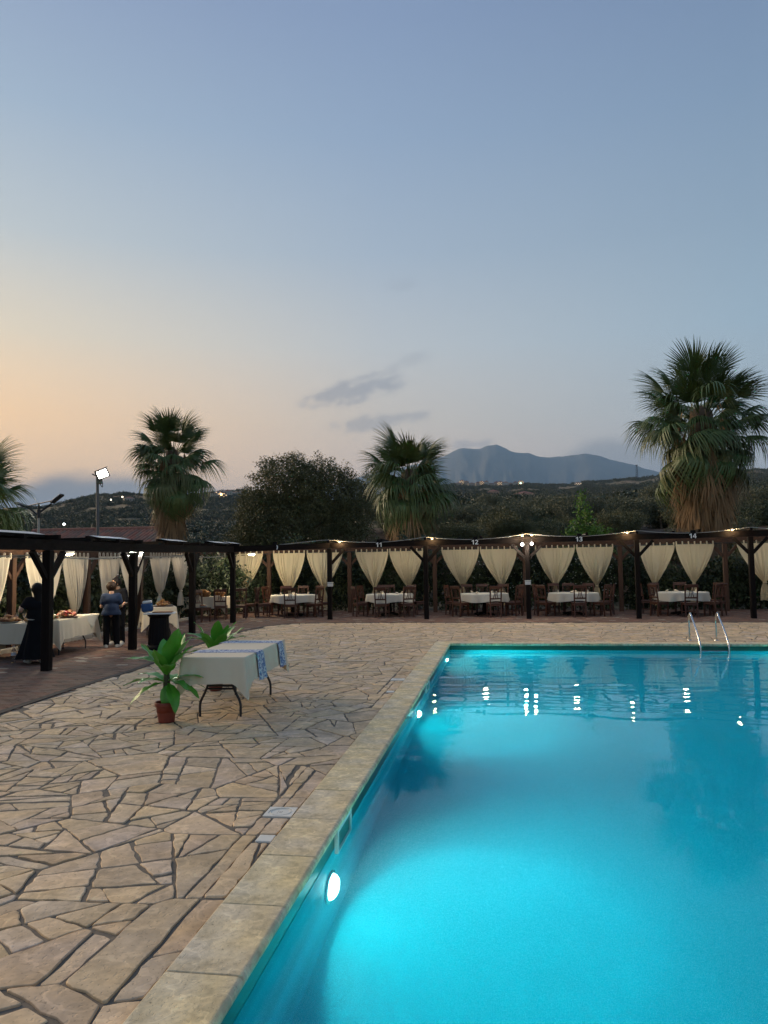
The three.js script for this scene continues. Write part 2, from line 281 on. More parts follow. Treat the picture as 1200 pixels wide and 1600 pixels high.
// coping stones with a rounded nose over the water
M.coping = std({ color: rgb(0.62, 0.53, 0.37), roughness: 0.85, map: rep(T.stone, 1.0), bumpMap: rep(T.stoneBump, 1.0), bumpScale: 0.006 });
{
  const g = thing('pool_coping', 'pale sandstone coping slabs with rounded nose round the pool', 'coping', [0, 0, 0], 0, null, 'structure');
  const R = mulberry(5), mats = [0, 1, 2].map((i) => { const m = M.coping.clone(); m.color = rgb(0.88 + 0.01 * i, 0.78 + 0.01 * i, 0.59 - 0.012 * i); return m; });
  // profile across: from the outer edge (0) to the nose (W + 0.03)
  const prof = (W, th) => { const s = new THREE.Shape(), n = W + 0.03, r = th / 2; s.moveTo(0, -th); s.lineTo(n - r, -th); s.absarc(n - r, -th / 2, r, -Math.PI / 2, Math.PI / 2, false); s.lineTo(0.006, 0); s.lineTo(0, -0.006); s.lineTo(0, -th); return s; };
  const shapes = {};
  const slab = (len, W, k) => { const key = len.toFixed(3) + k; if (!shapes[key]) { const b = new THREE.ExtrudeGeometry(prof(W, 0.05), { depth: len - 0.016, bevelEnabled: true, bevelSize: 0.004, bevelThickness: 0.004, bevelSegments: 1, curveSegments: 6 }); b.translate(0, 0.012, 0.004); const uv = b.attributes.uv, p = b.attributes.position, o = k * 0.37; for (let i = 0; i < uv.count; i++) uv.setXY(i, p.getX(i) + o, p.getZ(i) + o * 1.7); shapes[key] = b; } return shapes[key]; };
  const add = (x, z, turn, len) => { const m = mesh('coping_stone', slab(len, POOL.rim, Math.floor(R() * 4)), mats[Math.floor(R() * 3)], g); m.position.set(x, (R() - 0.5) * 0.003, z); m.rotation.y = turn; };
  const run = (n, f) => { for (let i = 0; i < n; i++) f(i); };
  const L = POOL.z1 - POOL.z0 + 2 * POOL.rim, nL = 24, wL = L / nL, Wd = POOL.x1 - POOL.x0, nW = 13, wW = Wd / nW;
  run(nL, (i) => { add(POOL.x0 - POOL.rim, POOL.z0 - POOL.rim + i * wL, 0, wL); add(POOL.x1 + POOL.rim, POOL.z0 - POOL.rim + (i + 1) * wL, Math.PI, wL); });
  run(nW, (i) => { add(POOL.x0 + (i + 1) * wW, POOL.z0 - POOL.rim, -Math.PI / 2, wW); add(POOL.x0 + i * wW, POOL.z1 + POOL.rim, Math.PI / 2, wW); });
}
// underwater lamps
{
  const lampAt = (x, z, dir, label) => {
    const t = thing('pool_light', label, 'pool light', [x, -0.5, z], dir > 0 ? Math.PI / 2 : -Math.PI / 2, 'round lamps in the pool walls');
    const ring = new THREE.TorusGeometry(0.135, 0.018, 8, 32); mesh('rim', ring, M.chrome, t);
    const bowl = cyl(0.125, 0.125, 0.012, 0, 0, 0, 28); bowl.rotateX(Math.PI / 2); mesh('reflector', bowl, M.whitePlastic, t);
    const lens = new THREE.SphereGeometry(0.112, 24, 10, 0, Math.PI * 2, 0, Math.PI / 2); lens.scale(1, 0.42, 1); lens.rotateX(Math.PI / 2); lens.translate(0, 0, 0.014);
    mesh('lamp_lens', lens, std({ color: rgb(0.8, 0.8, 0.75), emissive: rgb(1, 0.97, 0.86), emissiveIntensity: 22 }), t);
    const l = new THREE.SpotLight(new THREE.Color(0.9, 1, 0.96), LAMP_POOL, 0, 84 * RAD, 1, 2); l.name = 'pool_lamp'; l.position.set(0, 0, 0.078); l.target.position.set(0, -0.2, 1.0); l.shadow.radius = 1; l.castShadow = true; t.add(l, l.target);
  };
  lampAt(POOL.x0, -5.2, 1, 'round pool lamp glowing underwater nearest the camera in the left pool wall');
  lampAt(POOL.x0, -10.7, 1, 'round pool lamp glowing underwater halfway along the left pool wall');
  lampAt(POOL.x0, -16.35, 1, 'round pool lamp glowing underwater at the far left pool corner');
  for (const [z, w] of [[-5.2, 'nearest'], [-10.7, 'middle'], [-16.35, 'farthest']]) lampAt(POOL.x1, z, -1, w + ' round pool lamp in the right pool wall beyond the frame');
}

{ // the water is a little cloudy: very fine specks spread evenly through all of it, in which the lamps show their beams
  const R = mulberry(4242), n = 6000, r = SPECK, P = new Float32Array(n * 18), I = new Uint32Array(n * 24), F = [0, 2, 4, 2, 1, 4, 1, 3, 4, 3, 0, 4, 2, 0, 5, 1, 2, 5, 3, 1, 5, 0, 3, 5], O = [[1, 0, 0], [-1, 0, 0], [0, 0, -1], [0, 0, 1], [0, 1, 0], [0, -1, 0]];
  for (let i = 0; i < n; i++) { const c = [R() - 0.5, R() - 0.5, R() - 0.5]; O.forEach((o, k) => o.forEach((v, q) => { P[i * 18 + k * 3 + q] = c[q] * 0.998 + v * r / 0.39; })); F.forEach((f, k) => { I[i * 24 + k] = i * 6 + f; }); }
  const g = new THREE.BufferGeometry(); g.setAttribute('position', new THREE.BufferAttribute(P, 3)); g.setIndex(new THREE.BufferAttribute(I, 1)); g.computeVertexNormals();
  const N = [24, 2, 41], lo = [POOL.x0 + 0.004, POOL.floor + 0.004, POOL.z0 + 0.004], size = [POOL.x1 - POOL.x0 - 0.008, POOL.water - POOL.floor - 0.016, POOL.z1 - POOL.z0 - 0.008].map((v, k) => v / N[k]);
  const im = new THREE.InstancedMesh(g, std({ color: rgb(0.42, 0.8, 0.86), roughness: 0.8 }), N[0] * N[1] * N[2]), m = new THREE.Matrix4(); let c = 0;
  for (let i = 0; i < N[0]; i++) for (let j = 0; j < N[1]; j++) for (let k = 0; k < N[2]; k++) im.setMatrixAt(c++, m.makeScale(size[0] * (R() < 0.5 ? -1 : 1), size[1] * (R() < 0.5 ? -1 : 1), size[2] * (R() < 0.5 ? -1 : 1)).setPosition(lo[0] + (i + 0.5) * size[0], lo[1] + (j + 0.5) * size[1], lo[2] + (k + 0.5) * size[2]));
  im.name = 'specks'; const t = thing('suspended_specks', 'very fine specks that make the whole pool water slightly cloudy', 'specks', [0, 0, 0], 0, null, 'stuff'); t.add(im);
}

// ------------------------------------------------------------------ crazy paving
const DECK_EDGE = [[-6.25, 2.2], [-6.25, -9], [-6.38, -10.8], [-6.42, -13], [-6.85, -16], [-7.08, -18.5], [-7.1, -21.6], [-6.95, -22.7], [-6.45, -23.45], [-5.5, -23.82], [12, -23.72]];
function inDeck(x, z) { // right of the winding terrace edge
  if (z > 2.2 || x > 12) return false;
  const xe = z > -21.6 ? tab([...DECK_EDGE.slice(0, 7)].reverse().map(([a, b]) => [b, a]), z) : z > -23.82 ? tab([[-23.82, -5.5], [-23.45, -6.45], [-22.7, -6.95], [-21.6, -7.1]], z) : 1e9;
  return x > xe && z > -23.78;
}
function clipPoly(p, nx, nz, d) { // keep nx*x + nz*z <= d
  const o = []; for (let i = 0; i < p.length; i++) { const a = p[i], b = p[(i + 1) % p.length], da = nx * a[0] + nz * a[1] - d, db = nx * b[0] + nz * b[1] - d; if (da <= 0) o.push(a); if ((da < 0 && db > 0) || (da > 0 && db < 0)) { const t = da / (da - db); o.push([a[0] + (b[0] - a[0]) * t, a[1] + (b[1] - a[1]) * t]); } } return o;
}
const areaOf = (p) => { let a = 0; for (let i = 0; i < p.length; i++) { const q = p[(i + 1) % p.length]; a += p[i][0] * q[1] - q[0] * p[i][1]; } return a / 2; };
const centroid = (p) => { let x = 0, z = 0; for (const q of p) { x += q[0]; z += q[1]; } return [x / p.length, z / p.length]; };
const LIDS = [[-1.635, -5.59, 0.105], [-1.58, -5.05, 0.06], [-1.63, -12.1, 0.105], [-1.585, -10.95, 0.06]];
M.mortar = std({ color: rgb(0.165, 0.137, 0.105), roughness: 1, map: T.mottle, bumpMap: T.grain, bumpScale: 0.006 });
{
  const R = mulberry(77), sites = [], cell = 1.0, grid = new Map(), key = (x, z) => Math.floor(x / cell) + ',' + Math.floor(z / cell);
  const O = { xi: POOL.x0 - POOL.rim, zi: POOL.z0 - POOL.rim, xe: POOL.x1 + POOL.rim, ze: POOL.z1 + POOL.rim };
  const put = (x, z, dmin) => { // keep a minimum spacing that varies over the ground
    const cx = Math.floor(x / cell), cz = Math.floor(z / cell);
    for (let i = -1; i <= 1; i++) for (let j = -1; j <= 1; j++) for (const s of grid.get((cx + i) + ',' + (cz + j)) ?? []) if ((s[0] - x) ** 2 + (s[1] - z) ** 2 < dmin * dmin) return;
    const s = [x, z]; sites.push(s); const k = key(x, z); if (!grid.has(k)) grid.set(k, []); grid.get(k).push(s);
  };
  for (let i = 0; i < 9000; i++) { const x = lerp(-8.4, 12.6, R()), z = lerp(-25, 3.2, R()); if (x > O.xi + 1 && x < O.xe - 1 && z > O.zi + 1 && z < O.ze - 1) continue; put(x, z, 0.55 + 0.35 * R()); }
  const stones = [];
  const cut = (p) => { // along the pool surround and the terrace edge
    const [x, z] = centroid(p);
    if (x < O.xi && z > O.zi - 0.35) p = clipPoly(p, 1, 0, O.xi - 0.012); else if (z < O.zi + 0.1 && x > O.xi - 0.5) p = clipPoly(p, 0, 1, O.zi - 0.012); else if (x > O.xi && z > O.zi && x < O.xe && z < O.ze) return [];
    if (z > O.ze - 0.2 && x > O.xi) p = clipPoly(p, 0, -1, -(O.ze + 0.012));
    if (x > O.xe - 0.2 && z > O.zi) p = clipPoly(p, -1, 0, -(O.xe + 0.012));
    for (let i = 0; i + 1 < DECK_EDGE.length; i++) { const [ax, az] = DECK_EDGE[i], [bx, bz] = DECK_EDGE[i + 1], L = Math.hypot(bx - ax, bz - az), t = ((x - ax) * (bx - ax) + (z - az) * (bz - az)) / L / L; if (t < -0.15 || t > 1.15) continue; const nx = (bz - az) / L, nz = -(bx - ax) / L; if (Math.abs((x - ax) * nx + (z - az) * nz) < 0.9 && p.length) p = clipPoly(p, nx, nz, nx * ax + nz * az - 0.012); }
    return p;
  };
  for (const s of sites) {
    let p = [[s[0] - 1.3, s[1] - 1.3], [s[0] + 1.3, s[1] - 1.3], [s[0] + 1.3, s[1] + 1.3], [s[0] - 1.3, s[1] + 1.3]];
    const cx = Math.floor(s[0] / cell), cz = Math.floor(s[1] / cell);
    for (let i = -2; i <= 2; i++) for (let j = -2; j <= 2; j++) for (const q of grid.get((cx + i) + ',' + (cz + j)) ?? []) { if (q === s) continue; const nx = q[0] - s[0], nz = q[1] - s[1]; p = clipPoly(p, nx, nz, (q[0] ** 2 + q[1] ** 2 - s[0] ** 2 - s[1] ** 2) / 2); }
    if (p.length < 3) continue;
    const pieces = [], todo = []; // nothing under the pool surround
    if (p.every(([x, z]) => x < O.xi || z < O.zi || x > O.xe || z > O.ze)) todo.push(p);
    else todo.push(clipPoly(p, 1, 0, O.xi), ...[[clipPoly(p, -1, 0, -O.xi), 0]].flatMap(([q]) => [clipPoly(q, 0, 1, O.zi), clipPoly(q, 0, -1, -O.ze), clipPoly(clipPoly(clipPoly(q, -1, 0, -O.xe), 0, -1, -O.zi), 0, 1, O.ze)]));
    // broken again and again across its length: angular slabs, slivers and corner bits 
    for (const [lx, lz, w] of LIDS) for (let n = todo.length; n > 0; n--) { const q = todo.shift(), b = w + 0.012; if (!q.some(([x, z]) => Math.hypot(x - lx, z - lz) < 1.2)) { todo.push(q); continue; } const mid = clipPoly(clipPoly(q, 1, 0, lx + b), -1, 0, -(lx - b)); todo.push(clipPoly(q, 1, 0, lx - b), clipPoly(q, -1, 0, -(lx + b)), clipPoly(mid, 0, 1, lz - b), clipPoly(mid, 0, -1, -(lz + b))); }
    while (todo.length) {
      const q = todo.pop(), A = Math.abs(areaOf(q)); if (q.length < 3 || A < 0.004) continue;
      if (A < 0.034 + 0.27 * R() * R() || A < 0.024) { pieces.push(q); continue; }
      const [mx, mz] = centroid(q); let xx = 0, xz = 0, zz = 0; for (const [a, b] of q) { xx += (a - mx) ** 2; zz += (b - mz) ** 2; xz += (a - mx) * (b - mz); }
      const ax = 0.5 * Math.atan2(2 * xz, xx - zz), a = ax + (R() < 0.24 ? Math.PI / 2 : 0) + (R() - 0.5) * 1.15, nx = Math.cos(a), nz = Math.sin(a), d = nx * mx + nz * mz + (R() - 0.5) * 0.55 * Math.sqrt(A);
      todo.push(clipPoly(q, nx, nz, d), clipPoly(q, -nx, -nz, -d));
    }
    for (let q of pieces) {
      if (q.length < 3) continue;
      const sgn = Math.sign(areaOf(q)); if (sgn < 0) q = q.reverse();
      let e = q; // every edge drawn in by its own half joint
      for (let i = 0; i < q.length; i++) { const a = q[i], b = q[(i + 1) % q.length], L = Math.hypot(b[0] - a[0], b[1] - a[1]); if (L < 1e-4) continue; const nx = (b[1] - a[1]) / L, nz = -(b[0] - a[0]) / L, w = 0.003 + 0.009 * R() + (R() < 0.15 ? 0.02 * R() : 0); e = clipPoly(e, nx, nz, nx * a[0] + nz * a[1] - w); if (e.length < 3) break; }
      if (e.length < 3) continue;
      if (!inDeck(...centroid(e))) continue;
      e = cut(e);
      const dedup = e.filter((v, i) => { const w = e[(i + 1) % e.length]; return Math.hypot(v[0] - w[0], v[1] - w[1]) > 0.012; });
      if (dedup.length < 3 || Math.abs(areaOf(dedup)) < 0.0025) continue;
      stones.push(dedup);
    }
  }
  const geoOf = (poly) => {
    const A = areaOf(poly), base = A < 0 ? poly.slice().reverse() : poly, pts = [];
    for (let i = 0; i < base.length; i++) { // rounded, slightly chipped outline
      const p0 = base[(i + base.length - 1) % base.length], p = base[i], p1 = base[(i + 1) % base.length], l0 = Math.hypot(p[0] - p0[0], p[1] - p0[1]), l1 = Math.hypot(p1[0] - p[0], p1[1] - p[1]);
      const r = Math.min(0.017 * (0.4 + R()), l0 * 0.3, l1 * 0.3), a = [p[0] + (p0[0] - p[0]) / l0 * r, p[1] + (p0[1] - p[1]) / l0 * r], b = [p[0] + (p1[0] - p[0]) / l1 * r, p[1] + (p1[1] - p[1]) / l1 * r];
      pts.push(a, [(a[0] + b[0] + 2 * p[0]) / 4, (a[1] + b[1] + 2 * p[1]) / 4], b);
      const n = Math.min(5, Math.floor((l1 - 2 * r) / 0.075)); for (let k = 1; k <= n; k++) { const t = k / (n + 1), j = (R() - 0.5) * 0.018; pts.push([b[0] + (p1[0] - p[0]) * t * (1 - 2 * r / l1) - (p1[1] - p[1]) / l1 * j, b[1] + (p1[1] - p[1]) * t * (1 - 2 * r / l1) + (p1[0] - p[0]) / l1 * j]); }
    }
    const [cx, cz] = centroid(pts), n = pts.length, P = [], U = [], C = [], I = [], h0 = (R() - 0.6) * 0.008, tx = (R() - 0.5) * 0.012, tz = (R() - 0.5) * 0.012;
    const ou = R() * 7, ov = R() * 7, rot = R() * 6.28, cr = Math.cos(rot), sr = Math.sin(rot);
    const tone = 0.86 + 0.3 * R() * R() + 0.06 * (R() - 0.5), hue = R(), col = hue < 0.1 ? [1.0, 0.93, 0.86] : hue < 0.28 ? [0.94, 0.95, 0.94] : hue < 0.4 ? [1.03, 1.0, 0.91] : [1, 0.965 + 0.03 * R(), 0.93 + 0.06 * R()];
    const ring = (k, y) => { for (const [x, z] of pts) { const xx = cx + (x - cx) * k, zz = cz + (z - cz) * k; P.push(xx, y + h0 + tx * (xx - cx) + tz * (zz - cz), zz); U.push((xx * cr - zz * sr) / 1.6 + ou, (xx * sr + zz * cr) / 1.6 + ov); C.push(tone * col[0], tone * col[1], tone * col[2]); } };
    const rad = Math.sqrt(Math.abs(A)), k1 = 1 - 0.006 / rad, k2 = 1 - 0.014 / rad;
    ring(1, -0.03); ring(1, -0.0045); ring(k1, -0.001); ring(k2, 0);
    for (let q = 0; q < 3; q++) for (let i = 0; i < n; i++) { const a = q * n + i, b = q * n + (i + 1) % n, c = a + n, d = b + n; I.push(a, c, b, b, c, d); }
    P.push(cx, h0 + 0.001, cz); U.push((cx * cr - cz * sr) / 1.6 + ou, (cx * sr + cz * cr) / 1.6 + ov); C.push(tone * col[0], tone * col[1], tone * col[2]);
    for (let i = 0; i < n; i++) I.push(3 * n + i, 4 * n, 3 * n + (i + 1) % n);
    const g = new THREE.BufferGeometry(); g.setAttribute('position', new THREE.Float32BufferAttribute(P, 3)); g.setAttribute('uv', new THREE.Float32BufferAttribute(U, 2)); g.setAttribute('color', new THREE.Float32BufferAttribute(C, 3)); g.setIndex(I); g.computeVertexNormals(); return g;
  };
  M.stone = std({ color: rgb(0.84, 0.675, 0.515), roughness: 0.78, map: T.stone, bumpMap: T.stoneBump, bumpScale: 0.007, vertexColors: true });
  const g = thing('stone_paving', 'crazy paving of irregular beige stone slabs with dark joints beside the pool', 'paving', [0, 0, 0], 0, null, 'structure');
  const shape = new THREE.Shape(); [...DECK_EDGE, [12, 2.2]].forEach(([x, z], i) => (i ? shape.lineTo(x, -z) : shape.moveTo(x, -z)));
  const hole = new THREE.Path(); [[O.xi + 0.03, O.zi + 0.03], [O.xe - 0.03, O.zi + 0.03], [O.xe - 0.03, O.ze - 0.03], [O.xi + 0.03, O.ze - 0.03]].forEach(([x, z], i) => (i ? hole.lineTo(x, -z) : hole.moveTo(x, -z))); shape.holes.push(hole);
  const bed = new THREE.ShapeGeometry(shape); bed.rotateX(-Math.PI / 2); bed.translate(0, -0.008, 0);
  const bedMesh = mesh('mortar_bed', bed, M.mortar, g);
  const ranked = stones.map((p) => { const [x, z] = centroid(p), d = Math.hypot(x, z), az = Math.atan2(x, -z) / RAD; return { p, v: (az > -38 && az < 20 && z < -2.2 ? 1 : 0.0001) * Math.abs(areaOf(p)) / (d * d * d) }; }).sort((a, b) => b.v - a.v);
  const keep = ranked;
  keep.slice(0, 300).forEach(({ p }) => mesh('paving_stone', geoOf(p), M.stone, g));
  tag(mesh('paving_stones', merge(keep.slice(300).map(({ p }) => geoOf(p))), M.stone, g), null, null, null, 'stuff');
  console.log('stones', keep.length);
}
// ------------------------------------------------------------------ reddish pavers under the pergola
{
  const R = mulberry(31), g = thing('brick_terrace', 'terrace of small reddish brown pavers under the pergola', 'terrace', [0, 0, 0], 0, null, 'structure');
  const sh = new THREE.Shape(); [[-10.62, 2.2], [-10.62, -30], [12, -30], [12, -23.72], ...[...DECK_EDGE].reverse().slice(1)].forEach(([x, z], i) => (i ? sh.lineTo(x, -z) : sh.moveTo(x, -z)));
  const b = new THREE.ShapeGeometry(sh); b.rotateX(-Math.PI / 2); b.translate(0, -0.02, 0); mesh('sand_bed', b, M.mortar, g);
  { const P = [], I = []; DECK_EDGE.forEach(([x, z], i) => { const a = DECK_EDGE[Math.max(0, i - 1)], b = DECK_EDGE[Math.min(DECK_EDGE.length - 1, i + 1)], L = Math.hypot(b[0] - a[0], b[1] - a[1]), nx = (b[1] - a[1]) / L, nz = -(b[0] - a[0]) / L; P.push(x + nx * 0.105, 0.006, z + nz * 0.105, x - nx * 0.012, 0.006, z - nz * 0.012, x + nx * 0.105, -0.02, z + nz * 0.105, x - nx * 0.012, -0.02, z - nz * 0.012); if (i) { const k = i * 4; I.push(k - 4, k, k - 3, k, k + 1, k - 3, k - 4, k - 2, k, k - 2, k + 2, k, k - 3, k + 1, k - 1, k + 1, k + 3, k - 1); } }); const e = new THREE.BufferGeometry(); e.setAttribute('position', new THREE.Float32BufferAttribute(P, 3)); e.setAttribute('uv', new THREE.Float32BufferAttribute(P.filter((_, i) => i % 3 !== 1), 2)); e.setIndex(I); const q = e.toNonIndexed(); q.computeVertexNormals(); mesh('mortar_edge', q, std({ color: rgb(0.07, 0.058, 0.048), roughness: 1, map: T.mottle, bumpMap: T.grain, bumpScale: 0.004 }), g); }
  const brick = new RoundedBoxGeometry(0.196, 0.04, 0.096, 1, 0.005), list = [];
  for (let k = 0; k < 322; k++) { const z = 2.1 - k * 0.1, off = (k % 2) * 0.1; for (let i = 0; i < 114; i++) { const x = -10.52 + off + i * 0.2; if (x > 11.9 || x < -10.6) continue; if (x > -10.5 + 0 && inDeck(x + 0.02, z)) continue; if (x > -5.4 && z > -23.78) continue; list.push([x, z]); } }
  const colr = () => { const r = R(), t = 0.7 + 0.6 * R(); return r < 0.035 ? [0.4, 0.34, 0.26] : r < 0.3 ? [0.15 * t, 0.092 * t, 0.066 * t] : r < 0.6 ? [0.19 * t, 0.084 * t, 0.05 * t] : [0.17 * t, 0.096 * t, 0.062 * t]; };
  const near = list.map((p) => { const d = Math.hypot(...p), az = Math.atan2(p[0], -p[1]) / RAD; return { p, v: (az > -36.5 ? 1 : 0.001) / d }; }).sort((a, c) => c.v - a.v);
  const tones = Array.from({ length: 12 }, () => { const c = colr(); return std({ color: rgb(...c), roughness: 0.85, map: rep(T.mottle, 0.8), bumpMap: T.grain, bumpScale: 0.002 }); });
  near.slice(0, 300).forEach(({ p }) => { const m = mesh('paver', brick, tones[Math.floor(R() * 12)], g); m.position.set(p[0], -0.02 + (R() - 0.5) * 0.005, p[1]); m.rotation.set((R() - 0.5) * 0.02, (R() - 0.5) * 0.03, (R() - 0.5) * 0.02); });
  const rest = near.slice(300), im = new THREE.InstancedMesh(brick, std({ color: 0xffffff, roughness: 0.85, map: rep(T.mottle, 0.8), bumpMap: T.grain, bumpScale: 0.002 }), rest.length), m4 = new THREE.Matrix4(), e = new THREE.Euler();
  rest.forEach(({ p }, i) => { e.set((R() - 0.5) * 0.02, (R() - 0.5) * 0.03, (R() - 0.5) * 0.02); m4.makeRotationFromEuler(e).setPosition(p[0], -0.02 + (R() - 0.5) * 0.005, p[1]); im.setMatrixAt(i, m4); im.setColorAt(i, rgb(...colr())); });
  im.name = 'pavers'; im.castShadow = im.receiveShadow = true; tag(im, null, null, null, 'stuff'); g.add(im);
  console.log('pavers', list.length);
}
{ // pale kerb at the back of the left terrace
  const t = thing('kerb', 'pale concrete kerb along the back of the paver terrace', 'kerb', [0, 0, 0], 0, null, 'structure'), R = mulberry(3);
  for (let i = 0; i < 32; i++) mesh('kerb_stone', rbox(0.12, 0.16, 0.985, 0.012, -10.7 + (R() - 0.5) * 0.006, 0.0, 1.5 - i), std({ color: rgb(0.36, 0.33, 0.28), roughness: 0.9, bumpMap: T.grain, bumpScale: 0.003 }), t);
}
// ------------------------------------------------------------------ pergola
const FRONT_L = [[-7.95, -9.3, 2.3], [-8.02, -12.76, 2.33], [-8.09, -16.14, 2.34], [-8.33, -20.05, 2.4], [-8.56, -23.93, 2.46]];
const FRONT_R = [[-5.67, -25.32, 2.56], [-2.43, -25.38, 2.6], [0.88, -25.4, 2.64], [4.3, -25.35, 2.68], [7.72, -25.36, 2.72], [11.1, -25.36, 2.75]];
const BACK_L = [[-11.05, -8.9, 2.3], [-11.05, -12.6, 2.3], [-11.05, -16.16, 2.3], [-11.05, -19.4, 2.3], [-11.05, -22.5, 2.32], [-11.05, -26.2, 2.4]];
const BACK_R = [[-12.1, -29, 2.4], [-8.9, -29, 2.5], [-5.71, -29, 2.53], [-2.44, -29, 2.56], [0.9, -29, 2.58], [4.32, -29, 2.6], [7.95, -29, 2.64], [11.3, -29, 2.66]];
{
  const g = thing('pergola', 'dark timber pergola on square posts wrapping round two sides of the terrace', 'pergola');
  const R = mulberry(8), S = 0.15, H = 0.19;
  const post = (name, [x, z, h], mat) => { const y1 = h - H - 0.004; mesh(name, rbox(S, y1 + 0.02, S, 0.012, x, y1 / 2 - 0.01, z), mat, g); };
  const brace = (p, q, mat) => { const dx = q[0] - p[0], dz = q[1] - p[1], L = Math.hypot(dx, dz), ux = dx / L, uz = dz / L, h = p[2] - H - 0.01; mesh('brace', bar([p[0] + ux * 0.06, h - 0.5, p[1] + uz * 0.06], [p[0] + ux * 0.5, h - 0.02, p[1] + uz * 0.5], 0.09, 0.08), mat, g); };
  const line = (row, mat, first) => {
    row.forEach((p, i) => { post('post', p, mat); if (i) brace(p, row[i - 1], mat); if (i + 1 < row.length) { brace(p, row[i + 1], mat); const q = row[i + 1]; mesh('beam', beamBar([p[0], p[2] - H / 2, p[1]], [q[0], q[2] - H / 2, q[1]], 0.1, H), mat, g); } });
    void first;
  };
  line(FRONT_L, M.woodDark); line(FRONT_R, M.woodDark); line(BACK_L, M.woodBrown); line(BACK_R, M.woodBrown);  // front silhouette dark, back browned by lamplight, both put into the wood colour
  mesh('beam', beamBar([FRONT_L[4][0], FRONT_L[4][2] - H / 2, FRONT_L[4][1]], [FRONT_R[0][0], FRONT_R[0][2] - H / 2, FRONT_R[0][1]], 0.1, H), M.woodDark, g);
  mesh('beam', beamBar([-11.05, 2.31, -26.2], [-11.05, 2.38, -29], 0.1, H), M.woodBrown, g);
  // rafters across, on top of the beams
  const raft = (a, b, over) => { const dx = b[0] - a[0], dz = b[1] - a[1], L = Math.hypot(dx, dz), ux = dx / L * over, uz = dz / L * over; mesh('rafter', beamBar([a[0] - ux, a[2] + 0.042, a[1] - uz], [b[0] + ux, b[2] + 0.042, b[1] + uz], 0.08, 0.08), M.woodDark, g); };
  for (let i = 0; i < FRONT_R.length; i++) { const b = BACK_R[i + 2]; raft(FRONT_R[i], b, 0.18); }
  for (let i = 0; i + 1 < FRONT_R.length; i++) for (const t of [0.33, 0.55, 0.78]) { const a = FRONT_R[i], b = FRONT_R[i + 1], c = BACK_R[i + 2], d = BACK_R[i + 3]; const mix = (p, q) => [lerp(p[0], q[0], t), lerp(p[1], q[1], t), lerp(p[2], q[2], t) - (t === 0.55 ? 0 : 0.03)]; raft(mix(a, b), mix(c, d), t === 0.55 ? 0.16 : 0.02); }
  for (let i = 0; i < FRONT_L.length; i++) { const a = FRONT_L[i], b = BACK_L[i + 1] ?? BACK_L[i]; raft(a, [b[0], a[1] - 0.1, b[2]], 0.22); if (i) for (const t of [0.4, 0.75]) { const p = FRONT_L[i - 1]; raft([lerp(p[0], a[0], t), lerp(p[1], a[1], t), lerp(p[2], a[2], t)], [-11.05, lerp(p[1], a[1], t), lerp(p[2], a[2], t) - 0.04], 0.1); } }
  // curtain rods along the back rows
  mesh('curtain_rod', ptube(BACK_R.map(([x, , h]) => [x, h - H - 0.035, -28.86]), 0.014), M.metalDark, g);
  mesh('curtain_rod', ptube(BACK_L.map(([, z, h]) => [-10.93, h - H - 0.035, z]), 0.014), M.metalDark, g);
}
// pale translucent roof panels tilted up on the left pergola, and dark boards beside them
{
  const mP = new THREE.MeshPhysicalMaterial({ color: rgb(0.42, 0.44, 0.42), roughness: 0.7, transmission: 0.4, thickness: 0 });
  const spots = [[-8.05, -11.9, 2.36, 1.7], [-8.05, -15.35, 2.37, 1.3], [-8.2, -18.9, 2.42, 1.2], [-8.4, -22.6, 2.47, 1.2], [-8.55, -24.3, 2.5, 0.9]];
  const where = ['at the left edge of the picture, above the black-dressed woman', 'above the boy in the blue shirt', 'above the dark fluted stand', 'above the bread table', 'at the corner of the pergola'];
  spots.forEach(([x, z, y, L], i) => {
    const t = thing('roof_panel', 'pale translucent roof panel tilted up on the pergola ' + where[i], 'roof panel', [x, y, z], 0, 'roof panels on the left pergola');
    const p = box(0.26, 0.008, L, -0.16, 0.085, 0, 0, 0, -0.2); mesh('sheet', p, mP, t);
    mesh('edge_batten', box(0.05, 0.05, L + 0.1, -0.02, 0.03, 0), M.woodDark, t); mesh('edge_batten', box(0.05, 0.08, L + 0.1, -0.32, 0.06, 0), M.woodDark, t);
  });
}
